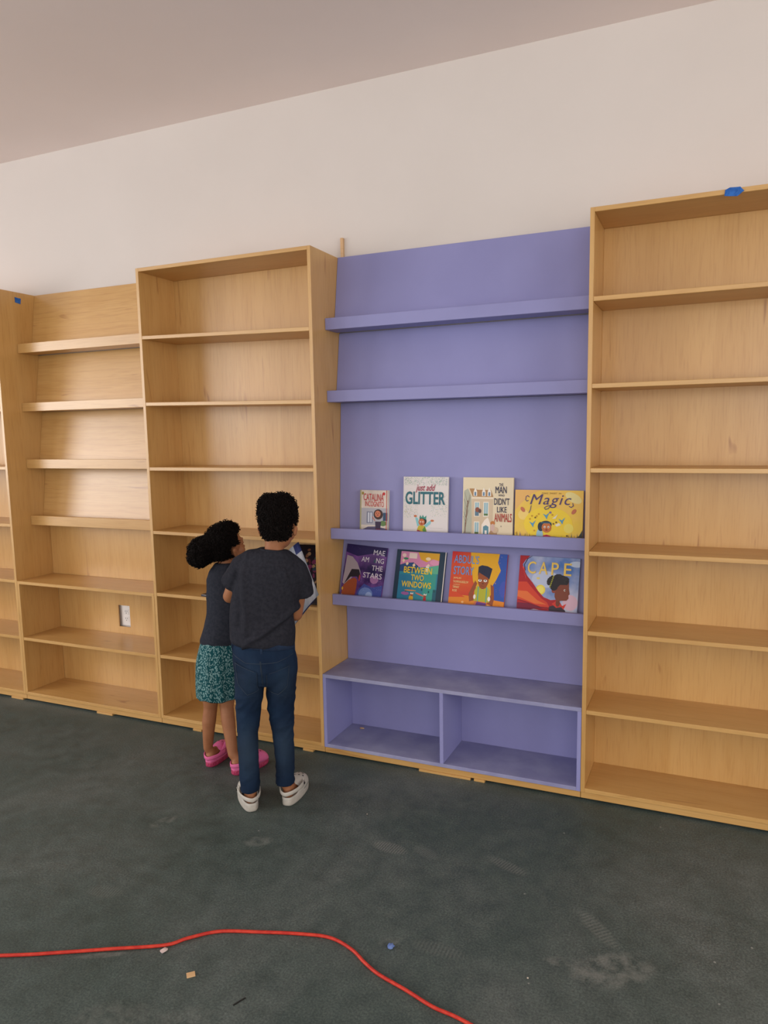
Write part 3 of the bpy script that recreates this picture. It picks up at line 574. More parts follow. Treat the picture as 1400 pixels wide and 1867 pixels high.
# ------------------------------------------------------------------ people: tapered forms fused into one surface
def ring_loft(bm, rings, n=28):
    """rings: (center, rx, ry, axis_u, axis_v)"""
    rs = []
    for c, rx, ry, u, v in rings: rs.append([bm.verts.new(c+u*rx*math.cos(2*PI*j/n)+v*ry*math.sin(2*PI*j/n)) for j in range(n)])
    for a, b in zip(rs, rs[1:]):
        for j in range(n): bm.faces.new((a[j], a[(j+1) % n], b[(j+1) % n], b[j]))
    bm.faces.new(rs[0][::-1]); bm.faces.new(rs[-1])
EX, EY = Vector((1, 0, 0)), Vector((0, 1, 0))
def torso(bm, rows, tilt=0):
    """rows: (z, cx, rx, cy, ry)"""
    ring_loft(bm, [(Vector((cx, cy, z)), rx, ry, Vector((1, 0, tilt)), EY) for z, cx, rx, cy, ry in rows])
def limb(bm, pts, n=16):
    """pts: (x, y, z, r): round-capped tapered limb"""
    for p in pts:
        g = bmesh.ops.create_uvsphere(bm, u_segments=n, v_segments=10, radius=p[3]); bmesh.ops.translate(bm, verts=g['verts'], vec=Vector(p[:3]))
    for a, b in zip(pts, pts[1:]): 
        A_, B_ = Vector(a[:3]), Vector(b[:3])
        if (B_-A_).length > 1e-5: tube(bm, [A_, B_], [a[3], b[3]], n)
def ball(bm, c, r3, M=None, n=20):
    g = bmesh.ops.create_uvsphere(bm, u_segments=n, v_segments=max(8, n*2//3), radius=1)
    for v in g['verts']:
        v.co = Vector((v.co.x*r3[0], v.co.y*r3[1], v.co.z*r3[2]))+Vector(c)
        if M: v.co = M @ v.co
def fuse(name, bm, m, parent, voxel=.004, smooth=6, disp=None, factor=.5, keep=None):
    bmesh.ops.recalc_face_normals(bm, faces=bm.faces)
    me = bpy.data.meshes.new('tmp'); bm.to_mesh(me); bm.free(); o = bpy.data.objects.new('tmp', me); COL.objects.link(o)
    r = o.modifiers.new('r', 'REMESH'); r.mode = 'VOXEL'; r.voxel_size = voxel; r.adaptivity = 0
    if smooth: s = o.modifiers.new('s', 'SMOOTH'); s.factor = factor; s.iterations = smooth
    dg = bpy.context.evaluated_depsgraph_get(); dg.update(); n = bpy.data.meshes.new_from_object(o.evaluated_get(dg)); bpy.data.objects.remove(o); bpy.data.meshes.remove(me)
    if disp:
        nr = [v.normal.copy() for v in n.vertices]
        for v, q in zip(n.vertices, nr): v.co += q*disp(v.co, q)
    n.name = name; n.materials.clear()
    for mm in (m if isinstance(m, list) else [m]): n.materials.append(mm)
    n.polygons.foreach_set('use_smooth', [True]*len(n.polygons)); n.update()
    ob = bpy.data.objects.new(name, n); COL.objects.link(ob); ob.parent = parent
    return ob
def hand(bm, wrist, fdir, palm, side, s=1.0, curl=.5):
    """five fingers: fdir = finger direction, palm = palm normal, side = towards the thumb"""
    f = Vector(fdir).normalized(); p = Vector(palm).normalized(); t_ = p.cross(f).normalized()
    if t_.dot(Vector(side)) < 0: t_ = -t_
    w = Vector(wrist)
    for k in range(5):
        c = w+f*(.012+.010*k)*s; g = bmesh.ops.create_uvsphere(bm, u_segments=12, v_segments=8, radius=1)
        for v in g['verts']: v.co = c+t_*v.co.x*.026*s+f*v.co.y*.016*s+p*v.co.z*.011*s
    for i, (L, off) in enumerate(((.052, .019), (.058, .0065), (.054, -.0065), (.042, -.019))):
        q = w+f*.052*s+t_*off*s; pts = [(*q, .0068*s)]; d = f.copy()
        for j in range(3):
            a = curl*(.6+.4*j); d = (f*math.cos(a*(j+1)*.7)+p*math.sin(a*(j+1)*.7)).normalized()
            q = q+d*L*s*(.42, .32, .26)[j]; pts.append((*q, (.0064, .006, .0052)[j]*s))
        limb(bm, pts, 10)
    q = w+f*.012*s+t_*.020*s; d1 = (t_*.75+f*.6+p*.25).normalized(); q1 = q+d1*.024*s; q2 = q1+(f*.85+p*.45+t_*.1).normalized()*.022*s
    limb(bm, [(*q, .009*s), (*q1, .0078*s), (*q2, .0062*s)], 10)
def head(bm, M):
    ball(bm, (0, -.003, .018), (.064, .075, .074), M); ball(bm, (0, .022, -.036), (.047, .052, .050), M); ball(bm, (0, .052, -.068), (.020, .018, .016), M)
    for s in (-1, 1):
        ball(bm, (s*.028, .045, -.030), (.024, .024, .024), M); ball(bm, (s*.065, -.002, -.020), (.008, .013, .019), M); ball(bm, (s*.069, -.007, -.013), (.008, .010, .013), M)
        ball(bm, (s*.026, .063, .017), (.020, .008, .008), M); ball(bm, (s*.027, .060, .0), (.015, .0125, .0115), M)
    ball(bm, (0, .076, -.012), (.006, .008, .018), M); ball(bm, (0, .082, -.026), (.011, .009, .008), M)
    ball(bm, (0, .070, -.047), (.019, .008, .0045), M); ball(bm, (0, .068, -.055), (.016, .008, .005), M)
def face_parts(M, parent, lowered=False):
    for s in (-1, 1):
        if lowered:     # eyelids down: only the dark lash line shows
            bm = bmesh.new(); tube(bm, [M @ Vector((s*(.027+.0110*math.cos(a)), .0722-.005*abs(math.cos(a)), -.0005-.004*math.sin(a))) for a in [PI*q/8 for q in range(9)]], .0010, 5); mesh_obj('eyelashes', bm, HAIR, parent, True)
        else:
            bm = bmesh.new(); ball(bm, (s*.027, .0662, .000), (.0115, .0080, .0055), M, 14); e_ = mesh_obj('eye', bm, flat((.75, .72, .7)), parent, True)
            bm = bmesh.new(); ball(bm, (s*.027, .0718, .000), (.0050, .0036, .0048), M, 12); mesh_obj('iris', bm, flat((.02, .01, .008)), e_, True)
        bm = bmesh.new(); ball(bm, (s*.027, .0695, .019), (.012, .0020, .0018), M, 10); mesh_obj('eyebrow', bm, HAIR, parent, True)
    bm = bmesh.new(); ball(bm, (0, .0775, -.0505), (.017, .003, .0035), M, 12); mesh_obj('lips', bm, flat((.30, .10, .08)), parent, True)
def curls(name, shells, M, parent, n, keep, rad=.0055, seed=1, length=(1.2, 2.4), base_disp=.004):
    rnd = random.Random(seed)
    bm = bmesh.new()
    for c, r3 in shells: ball(bm, c, [q-.003 for q in r3], M, 24)
    bmf = bmesh.new()
    for _ in range(n):
        c, r3 = rnd.choices(shells, [r[0]*r[2] for c_, r in shells])[0]
        d = Vector((rnd.gauss(0, 1), rnd.gauss(0, 1), rnd.gauss(0, 1))).normalized()
        p = Vector((d.x*r3[0], d.y*r3[1], d.z*r3[2]))+Vector(c)
        if not keep(p): continue
        if any(c2 is not c and sum(((p[k]-c2[k])/r2[k])**2 for k in range(3)) < .85 for c2, r2 in shells): continue
        nrm = Vector((d.x/r3[0], d.y/r3[1], d.z/r3[2])).normalized(); tg = nrm.orthogonal().normalized(); tg.rotate(Matrix.Rotation(rnd.uniform(0, 6.28), 3, nrm))
        ax = (nrm*rnd.uniform(-.1, .8)+tg).normalized(); u = ax.orthogonal().normalized(); v = ax.cross(u)
        turns = rnd.uniform(*length); R0 = rad*rnd.uniform(.35, 1.0)*.6; L = turns*.0075; k = int(turns*9)
        pts = [M @ (p-nrm*.002+ax*(L*(i/k-.5))+(u*math.cos(2*PI*turns*i/k)+v*math.sin(2*PI*turns*i/k))*R0) for i in range(k+1)]
        if L > 0 and rnd.random() < .3: pts = [q+(M.to_3x3() @ nrm)*(.007*i/k) for i, q in enumerate(pts)]
        tube(bmf, pts, rnd.uniform(.0009, .0016), 4, False)
    # trim the underlying cap where the keep() rule says skin shows
    Mi = M.inverted()
    bmesh.ops.subdivide_edges(bm, edges=list(bm.edges), cuts=1, use_grid_fill=True)
    bmesh.ops.delete(bm, geom=[f for f in bm.faces if not keep(Mi @ f.calc_center_median())], context='FACES')
    for v in bm.verts: v.co += (v.co-M.translation).normalized()*base_disp*noise.noise(v.co*90)
    me2 = bpy.data.meshes.new('t'); bmf.to_mesh(me2); bmf.free(); bm.from_mesh(me2); bpy.data.meshes.remove(me2)
    return mesh_obj(name, bm, HAIR, parent, True)

def headM(loc, yaw, pitch, roll=0, s=1.0):
    return Matrix.Translation(loc) @ Matrix.Rotation(yaw, 4, 'Z') @ Matrix.Rotation(pitch, 4, 'X') @ Matrix.Rotation(roll, 4, 'Y') @ Matrix.Scale(s, 4)

def outline(L, w0, w1, n=40):
    """footprint, heel at y=0, toe at y=L"""
    P = []
    for i in range(n):
        a = 2*PI*i/n; c, s = math.cos(a), math.sin(a)
        y = L/2-L/2*c; k = y/L; hw = (w0+(w1-w0)*k**.9)
        P.append((hw*(abs(s)**.62)*(1 if s > 0 else -1), y))
    return P
def clog(parent, x, y, ang, L, wh, wt, upper, sole, side, strap_low=False, dark=None):
    """clog shoe: sole, vented upper, low heel rim, back strap"""
    r = bpy.data.objects.new('clog', None); COL.objects.link(r); r.parent = parent; r.location = (x, y, 0); r.rotation_euler = (0, 0, -ang); r.empty_display_size = .03
    P = outline(L, wh, wt); n = len(P)
    def lv(bm, k, z, yo=0): return [bm.verts.new(((px)*k, L/2+(py-L/2)*k+yo, z)) for px, py in P]
    def toe_lift(z, py): return z
    bm = bmesh.new(); prof = [(.93, 0), (.985, .003), (1.0, .010), (.985, .015), (1.0, .021), (.97, .026)]
    R = [lv(bm, k, z) for k, z in prof]
    for a, b in zip(R, R[1:]):
        for j in range(n): bm.faces.new((a[j], a[(j+1) % n], b[(j+1) % n], b[j]))
    bm.faces.new(R[0][::-1]); bm.faces.new(R[-1])
    for v in bm.verts:
        if v.co.y > L*.8: v.co.z += .006*((v.co.y-L*.8)/(L*.2))
    mesh_obj('sole', bm, sole, r, True)
    # upper: arched toe box and low rim running round the heel
    def hwf(k): k = min(max(k, 1e-4), 1-1e-4); return (wh+(wt-wh)*k**.9)*(2*math.sqrt(k*(1-k)))**.62
    def arch(k): q = (k-.56)/.44; return (.050 if k < .56 else .050*max(0, 1-q**2.4)**.55)-.010*max(0, (.50-k)/.1)
    bm = bmesh.new(); rows = []; NA = 20
    ks = [.40, .44, .48, .52, .57, .62, .67, .72, .77, .82, .87, .91, .945, .97, .988, .998]
    for k in ks:
        h, hw = max(arch(k), .002), hwf(k)*.985; row = []
        for i in range(NA+1):
            a = PI*i/NA; row.append(bm.verts.new((hw*math.copysign(abs(math.cos(a))**.8, math.cos(a)), L*k-.012*math.sin(a)*(k < .45), .024+h*math.sin(a)**.75)))
        rows.append(row)
    for a, b in zip(rows, rows[1:]):
        for i in range(NA): bm.faces.new((a[i], a[i+1], b[i+1], b[i]))
    bmesh.ops.recalc_face_normals(bm, faces=bm.faces)
    up = mesh_obj('upper', bm, upper, r, True); sm_ = up.modifiers.new('solid', 'SOLIDIFY'); sm_.thickness = .003
    bm = bmesh.new(); RR = []
    for i in range(41):
        a = -PI/2*1.04+PI*1.04*i/40; k = .5-.5*math.cos(a) if True else 0
        c_, s_ = math.cos(a), math.sin(a); x_ = hwf(k)*(1 if s_ > 0 else -1)*.985 if k > .0006 else 0; y_ = L*k
        h = (.012 if not strap_low else .024)+.030*max(0, (k-.18)/.32)**1.6; lean = .90
        RR.append([bm.verts.new((x_, y_, .023)), bm.verts.new((x_*1.03, y_-.001, .023+h*.5)), bm.verts.new((x_*lean*1.06, y_+.001, .023+h)), bm.verts.new((x_*lean*.99, y_+.004*(1-k), .023+h)), bm.verts.new((x_*.92, y_+.004, .023+h*.4)), bm.verts.new((x_*.90, y_+.004, .023))])
    for a, b in zip(RR, RR[1:]):
        for j in range(5): bm.faces.new((a[j], a[j+1], b[j+1], b[j]))
    bmesh.ops.recalc_face_normals(bm, faces=bm.faces); mesh_obj('heel_rim', bm, upper, r, True)
    bm = bmesh.new()
    for (fx, k) in ((-.62, .66), (-.25, .62), (.25, .62), (.62, .66), (-.45, .75), (0, .73), (.45, .75), (-.25, .84), (.25, .84)):
        a = math.acos(math.copysign(abs(fx)**1.25, fx)); hw = hwf(k)*.985
        def pt(a, k): return Vector((hwf(k)*.985*math.copysign(abs(math.cos(a))**.8, math.cos(a)), L*k, .024+arch(k)*math.sin(a)**.75))
        c = pt(a, k); nn = (pt(a+.05, k)-c).cross(pt(a, k+.01)-c).normalized()
        if nn.z < 0: nn = -nn
        u = nn.orthogonal().normalized(); v_ = nn.cross(u); c = c+nn*.0012
        bm.faces.new([bm.verts.new(c+(u*math.cos(2*PI*i/10)+v_*math.sin(2*PI*i/10))*.0038) for i in range(10)])
    mesh_obj('vent_holes', bm, dark or BLACK, r)
    # back strap
    bm = bmesh.new(); zt, yb = (.042, -.003) if strap_low else (.053, -.010); ns = 24; RR = []
    for i in range(ns+1):
        a = PI*i/ns; X = math.cos(a)*(wh+.0065+.004*abs(math.cos(a))); Y = L*.47-(L*.47-yb)*math.sin(a)**.8; z = zt+.006*abs(math.cos(a))
        hw = .0085 if 2 < i < ns-2 else .011; nx = Vector((math.cos(a), -math.sin(a), 0))
        RR.append([bm.verts.new(Vector((X, Y, z+dz))+nx*dn) for dz, dn in ((-hw, 0), (-hw*.7, .0022), (hw*.7, .0022), (hw, 0), (hw*.7, -.0022), (-hw*.7, -.0022))])
    for a, b in zip(RR, RR[1:]):
        for j in range(6): bm.faces.new((a[j], a[(j+1) % 6], b[(j+1) % 6], b[j]))
    bm.faces.new(RR[0][::-1]); bm.faces.new(RR[-1]); bmesh.ops.recalc_face_normals(bm, faces=bm.faces)
    mesh_obj('strap', bm, upper, r, True)
    if not strap_low:
        for s in (-1, 1):
            bm = bmesh.new(); c = Vector((s*(wh+.0135), L*.44, .060)); bmesh.ops.create_cone(bm, segments=12, radius1=.0055, radius2=.0045, depth=.003, cap_ends=True, matrix=Matrix.Translation(c) @ Matrix.Rotation(s*PI/2, 4, 'Y'))
            mesh_obj('rivet', bm, dark or BLACK, r)
    return r
def foot(bm, x, y, ang, L, ankle):
    d = Vector((math.sin(ang), math.cos(ang), 0)); h = Vector((x, y, 0))
    a = h+d*L*.20
    limb(bm, [(*ankle[:3], ankle[3]), (a.x, a.y, .050, ankle[3]*1.0)]); p = h+d*L*.13
    limb(bm, [(p.x, p.y, .045, .0215), (a.x+d.x*.03, a.y+d.y*.03, .048, .021), ((h+d*L*.62).x, (h+d*L*.62).y, .038, .018), ((h+d*L*.80).x, (h+d*L*.80).y, .036, .013)])

# ------------------------------------------------------------------ the boy
boy = empty('person', (.95, -.45, 0), .57)
tag(boy, 'taller child in charcoal t-shirt and blue jeans reading an open book, back to the camera', 'person')
HM = headM((.043, .004, 1.080), -.30, -.20, 0, 1.0)
bm = bmesh.new(); head(bm, HM)
limb(bm, [(.024, -.006, .95, .040), (.026, -.004, 1.00, .035), (.033, -.004, 1.06, .036)])
torso(bm, [(.60, -.022, .10, 0, .07), (.70, -.026, .10, 0, .066), (.80, -.015, .104, 0, .07), (.90, .006, .108, 0, .070), (.955, .017, .09, 0, .055)])
AL = [(-.060, 0, .940, .032), (-.112, .030, .885, .031), (-.145, .058, .812, .0265)]
AR = [(.090, 0, .920, .032), (.120, .020, .87, .029), (.098, .050, .731, .0260)]
limb(bm, AL); limb(bm, AR)
WL = (-.070, .190, .800, .0165); WR = (.078, .185, .762, .0165)
limb(bm, [AL[-1], (-.115, .12, .800, .0245), WL]); limb(bm, [AR[-1], (.096, .115, .742, .0245), WR])
hand(bm, WL[:3], (.55, .75, .15), (.2, -.1, 1), (0, 1, .5), .85, .55); hand(bm, WR[:3], (-.35, .85, .25), (0, -.2, 1), (.3, .1, .8), .85, .55)
LL = [(-.078, 0, .56, .058), (-.090, .006, .37, .042), (-.097, .005, .30, .036), (-.099, -.004, .20, .032), (-.097, -.010, .09, .024)]
RL = [(.034, 0, .56, .058), (.028, .006, .37, .042), (.033, .008, .30, .036), (.036, .004, .20, .032), (.038, .004, .09, .024)]
limb(bm, LL); limb(bm, RL)
foot(bm, -.090, -.049, -.20, .185, LL[-1]); foot(bm, .036, -.029, .40, .185, RL[-1])
body = fuse('body', bm, SKIN, boy, .0034, 4)
face_parts(HM, boy)
kb = lambda p: p.z > -.056+(-.0 if p.y < 0 else .9*p.y) and not (p.y > .035 and p.z < .052) and not (abs(p.x) > .058 and p.z < -.002 and p.y > -.025)
curls('hair', [((0, -.010, .036), (.0690, .083, .074)), ((0, -.022, -.008), (.0560, .068, .056)), ((0, -.004, .060), (.0665, .074, .052)), ((.018, -.014, .074), (.046, .054, .044)), ((-.026, -.026, .066), (.040, .048, .046))], HM, boy, 7500, kb, .0095, 5, (1.0, 2.0), .010)
def fold(amp, sx, sy, sz, seed=0, diag=.6):
    o_ = Vector((seed*3.1, seed*1.7, seed))
    def f(p, n):
        q = Vector((p.x*sx+p.z*diag*sx, p.y*sy, p.z*sz-p.x*diag*sz))
        a = noise.noise(q+o_); b_ = noise.noise(q*2.3+o_)
        return amp*((1-abs(a)*2.2)+.35*b_)
    return f
# t-shirt: torso and sleeves
bm = bmesh.new()
torso(bm, [(.640, -.030, .113, -.002, .083), (.652, -.030, .1175, -.002, .088), (.70, -.028, .1195, -.003, .087), (.74, -.030, .1165, -.002, .083), (.79, -.020, .1195, 0, .084), (.84, -.008, .1215, -.001, .085), (.89, .003, .1225, -.003, .082), (.925, .010, .118, -.004, .075), (.955, .016, .102, -.005, .064), (.975, .020, .080, -.006, .054), (.993, .022, .048, -.006, .046)], tilt=-.10)
limb(bm, [(.0, -.006, .962, .034), (-.060, -.004, .957, .039), (-.088, .006, .930, .046), (-.116, .028, .896, .041)]); tube(bm, [Vector((-.093, .012, .92)), Vector((-.119, .032, .886)), Vector((-.138, .048, .860))], [.041, .041, .039], 20)
limb(bm, [(.080, -.002, .926, .047), (.103, .004, .905, .048), (.120, .018, .866, .043)]); tube(bm, [Vector((.110, .008, .90)), Vector((.120, .022, .856)), Vector((.126, .034, .812))], [.041, .041, .039], 20)
base = fold(.0045, 9, 9, 3.2, 1, .55)
def tee_disp(p, n):
    d = base(p, n)*1.1
    if n.y < .3:
        if .68 < p.z < .97:     # long fold falling from the left shoulder to the hem
            xc = -.066-.02*math.sin((p.z-.70)*9)-.28*max(0, .78-p.z); e_ = min(1, (p.z-.68)/.05, (.97-p.z)/.06)
            d += (.0115*math.exp(-((p.x-xc)/.012)**2)-.009*math.exp(-((p.x-xc+.027)/.012)**2))*e_
        d += .010*math.exp(-(((p.z-.712)-.62*(p.x+.005))/.012)**2)*(1 if p.x > -.10 and p.z < .80 else 0)-.006*math.exp(-(((p.z-.688)-.62*(p.x+.005))/.012)**2)*min(1, max(0, (p.z-.665)/.02))*(1 if p.z < .78 else 0)
        d += .005*math.exp(-(((p.x-.088)+.25*(p.z-.80))/.009)**2)*(1 if .76 < p.z < .93 else 0)
    return d
tee = fuse('t_shirt', bm, TEE, boy, .0045, 5, tee_disp)
bm = bmesh.new(); n = 28; P = []
for i in range(n+1):
    a = 2*PI*i/n; P.append(Vector((.0235+.0475*math.cos(a), -.005+.0455*math.sin(a), .9885-.006*math.cos(a)-.004*math.sin(a))))
tube(bm, P, .0052, 8); mesh_obj('collar', bm, TEE, boy, True)
# jeans
JC = (.013, .034, .068)
JE = mat('dark_blue_denim', JC, .9, .15); v = coords(JE); n1 = nd(JE, 'ShaderNodeTexNoise', Scale=9, Detail=6); lk(JE, v, n1.inputs['Vector'])
r1 = ramp(JE, [(.3, (.0045, .011, .027)), (.55, (.008, .020, .047)), (.8, (.014, .034, .070))]); lk(JE, n1.outputs['Fac'], r1.inputs[0]); prev = r1.outputs[0]
for (x, y, z, a, b_, c, k) in ((-.098, -.03, .235, .035, .06, .085, .8), (.036, -.03, .24, .035, .06, .085, .6), (-.08, -.08, .52, .05, .06, .07, .35), (.045, -.08, .50, .05, .06, .07, .35)):
    mp = JE.node_tree.nodes.new('ShaderNodeMapping'); mp.vector_type = 'TEXTURE'; mp.inputs['Location'].default_value = (x, y, z); mp.inputs['Scale'].default_value = (a*1.6, b_*1.6, c*1.6); lk(JE, v, mp.inputs[0])
    g = JE.node_tree.nodes.new('ShaderNodeTexGradient'); g.gradient_type = 'SPHERICAL'; lk(JE, mp.outputs[0], g.inputs[0]); mu = nd(JE, 'ShaderNodeMath', op='MULTIPLY'); mu.inputs[1].default_value = k; lk(JE, g.outputs['Fac'], mu.inputs[0])
    mx = JE.node_tree.nodes.new('ShaderNodeMix'); mx.data_type = 'RGBA'; lk(JE, mu.outputs[0], mx.inputs[0]); lk(JE, prev, mx.inputs[6]); mx.inputs[7].default_value = (.030, .050, .078, 1); prev = mx.outputs[2]
lk(JE, prev, JE.node_tree.nodes['Principled BSDF'].inputs['Base Color'])
n2 = nd(JE, 'ShaderNodeTexNoise', Scale=420, Detail=2); lk(JE, v, n2.inputs['Vector']); bump(JE, n2.outputs['Fac'], .35, .001)
bm = bmesh.new()
torso(bm, [(.664, -.028, .108, 0, .076), (.63, -.026, .114, -.003, .084), (.59, -.022, .1195, -.008, .091), (.55, -.022, .1195, -.008, .092), (.515, -.022, .114, -.004, .084), (.49, -.022, .105, 0, .068)], tilt=-.12)
def leg(rows): ring_loft(bm, [(Vector((x, y, z)), rx, ry, EX, EY) for x, y, z, rx, ry in rows], 22)
leg([(-.080, -.004, .54, .058, .080), (-.084, -.002, .48, .0545, .074), (-.089, .002, .42, .049, .062), (-.093, .004, .37, .0440, .054), (-.098, .002, .30, .0385, .047), (-.099, -.004, .24, .0375, .045), (-.098, -.008, .16, .037, .042), (-.097, -.010, .11, .037, .041), (-.097, -.010, .074, .0375, .0425)])
leg([(.036, -.004, .54, .058, .080), (.034, -.002, .48, .0555, .074), (.030, .002, .42, .0520, .062), (.028, .006, .37, .0485, .055), (.033, .006, .30, .0415, .047), (.036, .003, .24, .0385, .045), (.037, .002, .16, .036, .042), (.036, .002, .12, .0345, .041), (.035, .002, .084, .0365, .043)])
jn = fold(.0030, 11, 9, 20, 4, 1.0)
def jd(p, n):
    k = 1.25 if .30 < p.z < .46 else (.9 if p.z < .14 else .55)
    return jn(p, n)*k*(.4 if p.z > .5 else 1)
jeans = fuse('jeans', bm, JE, boy, .0042, 4, jd)
bv = BVHTree.FromPolygons([v.co[:] for v in jeans.data.vertices], [p.vertices[:] for p in jeans.data.polygons])
def surf(x, z, off=.0012):
    h, nn, i, d = bv.ray_cast(Vector((x, -1, z)), Vector((0, 1, 0)))
    return (h+nn*off) if h else None
STITCH = flat((.035, .050, .072)); JD = noisy('denim_seam', (.008, .018, .044), (.013, .029, .066), 60, rough=.9)
def stitch(bm, pts, r=.0007):
    P = []
    for (x0, z0), (x1, z1) in zip(pts, pts[1:]):
        for i in range(12): 
            q = surf(x0+(x1-x0)*i/12, z0+(z1-z0)*i/12, .0014)
            if q: P.append(q)
    if len(P) > 2: tube(bm, P, r, 5)
def patch(name, poly_fn, off, m):
    bm = bmesh.new(); N_ = 12; G = []
    for i in range(N_+1):
        row = []
        for j in range(N_+1):
            x, z = poly_fn(i/N_, j/N_); q = surf(x, z, off); row.append(bm.verts.new(q or Vector((x, -.05, z))))
        G.append(row)
    for i in range(N_):
        for j in range(N_): bm.faces.new((G[i][j], G[i+1][j], G[i+1][j+1], G[i][j+1]))
    bmesh.ops.recalc_face_normals(bm, faces=bm.faces)
    if sum(f.normal.y for f in bm.faces) > 0: bmesh.ops.reverse_faces(bm, faces=bm.faces)
    return mesh_obj(name, bm, m, boy, True)
for (xa, xb, zi, zo) in ((-.052, -.128, .560, .590), (-.018, .062, .553, .572)):
    pk = patch('back_pocket', lambda u, v, xa=xa, xb=xb, zi=zi, zo=zo: (xa+(xb-xa)*u*(1-.10*v), zi+(zo-zi)*u-(.078+.012*math.sin(u*PI))*v), .0026, JE)
    bm = bmesh.new(); L = [(xa, zi-.003), (xa, zi-.078), ((xa+xb)/2, zi-.090), (xa+(xb-xa)*.9, zo-.078), (xb, zo-.003)]
    P = []
    for (x0, z0), (x1, z1) in zip(L+[L[0]], (L+[L[0]])[1:]):
        for i in range(10):
            q = surf(x0+(x1-x0)*i/10, z0+(z1-z0)*i/10, .0042)
            if q: P.append(q)
    tube(bm, P, .0006, 5); mesh_obj('stitching', bm, STITCH, pk)
bm = bmesh.new()
for k, r_ in ((0, 0), (1, 0)):
    stitch(bm, [(-.040+k*.003, .598), (-.037+k*.003, .555), (-.034+k*.003, .50)])
stitch(bm, [(-.135, .615), (-.09, .592), (-.040, .590), (.02, .590), (.085, .606)])
mesh_obj('seam_stitching', bm, STITCH, boy)
# waistband and belt loops
bm = bmesh.new(); n = 48; RR = []
for i in range(n):
    a = 2*PI*i/n; c, s = math.cos(a), math.sin(a); q = []
    for (rx, ry, z) in ((.1115, .081, .664), (.1135, .0835, .662), (.1165, .0865, .636), (.1145, .084, .634)): q.append(bm.verts.new((-.027+rx*c, -.001+ry*s, z-.12*rx*c)))
    RR.append(q)
for i in range(n):
    for j in range(4): bm.faces.new((RR[i][j], RR[(i+1) % n][j], RR[(i+1) % n][(j+1) % 4], RR[i][(j+1) % 4]))
bmesh.ops.recalc_face_normals(bm, faces=bm.faces); mesh_obj('waistband', bm, JD, boy, True)
for a in (-PI/2-.06, -PI*.93, -.10):
    c, s = math.cos(a), math.sin(a); bm = bmesh.new(); x, y = -.027+.1160*c, -.001+.0868*s
    add_box(bm, -.0045, .0045, -.0014, .0016, -.030, .016); o = mesh_obj('belt_loop', bm, JD, boy, loc=(x, y, .640-.12*.116*c)); o.rotation_euler = (0, 0, a+PI/2)
CW = noisy('white_foam', (.46, .44, .39), (.52, .495, .45), 30, rough=.55)
CWS = noisy('white_foam_sole', (.42, .395, .345), (.49, .46, .41), 30, rough=.6)
clog(boy, -.090, -.052, -.20, .190, .031, .040, CW, CWS, 0); clog(boy, .036, -.032, .40, .190, .031, .040, CW, CWS, 1)

# ------------------------------------------------------------------ the girl
girl = empty('person', (.56, -.25, 0), .646)
tag(girl, 'smaller child with curly puff ponytail, patterned teal shorts and pink clogs', 'person')
GM = headM((.050, .010, .952), -1.02, .22, -.05, .93)
bm = bmesh.new(); head(bm, GM)
limb(bm, [(.036, .0, .82, .034), (.036, .0, .86, .030), (.044, .006, .91, .031)])
torso(bm, [(.50, 0, .078, 0, .062), (.56, .015, .075, 0, .058), (.65, .035, .078, 0, .060), (.74, .045, .082, 0, .062), (.80, .042, .080, 0, .055), (.835, .038, .06, 0, .045)])
gAL = [(-.002, 0, .805, .028), (-.002, .025, .74, .025), (.0, .060, .665, .022)]; gAR = [(.100, .0, .800, .030), (.125, .04, .74, .026), (.130, .09, .69, .022)]
limb(bm, gAL); limb(bm, gAR)
gWL = (.060, .135, .700, .014); gWR = (.135, .175, .735, .014)
limb(bm, [gAL[-1], (.03, .095, .68, .021), gWL]); limb(bm, [gAR[-1], (.133, .13, .71, .021), gWR])
hand(bm, gWL[:3], (.8, .6, .25), (.0, .3, -1), (-.4, .5, .6), .78, .5); hand(bm, gWR[:3], (.4, .85, .3), (-.6, .1, .3), (0, .1, 1), .78, .5)
gL = [(-.045, 0, .46, .046), (-.045, .004, .32, .0365), (-.047, .010, .262, .0290), (-.056, .006, .205, .0295), (-.062, .010, .14, .0245), (-.066, .016, .08, .0200)]
gR = [(.030, 0, .46, .046), (.024, -.002, .32, .0370), (.020, -.008, .262, .0295), (.024, -.030, .205, .0295), (.030, -.052, .14, .0250), (.036, -.076, .08, .0205)]
limb(bm, gL); limb(bm, gR); foot(bm, -.068, -.008, .52, .175, gL[-1]); foot(bm, .030, -.105, 1.02, .175, gR[-1])
gb = fuse('body', bm, SKIN, girl, .0034, 4)
face_parts(GM, girl, True)
kg = lambda p: p.z > -.045 and not (p.y > .030 and p.z < .050+.3*(p.y-.03)) and not (abs(p.x) > .045 and p.z < .006 and p.y > -.024) and not (p.y > .0 and p.z < .0)
curls('hair', [((0, -.010, .030), (.075, .084, .076)), ((0, -.028, .0), (.066, .066, .056)), ((0, .012, .066), (.055, .062, .044))], GM, girl, 4200, kg, .0095, 11, (1.2, 2.4), .008)
PM = Matrix.Translation((-.052, -.010, .940))
curls('ponytail_puff', [((0, 0, 0), (.050, .050, .052)), ((.030, .0, .022), (.046, .046, .040)), ((-.012, 0, -.022), (.040, .042, .038))], PM, girl, 5000, lambda p: True, .012, 21, (1.2, 2.6), .022)
bm = bmesh.new(); P = [PM @ Vector((.052+.0*math.cos(a), .026*math.cos(a), .012+.026*math.sin(a))) for a in [2*PI*i/20 for i in range(21)]]; tube(bm, P, .004, 8); mesh_obj('hair_tie', bm, BLACK, girl, True)
bm = bmesh.new()
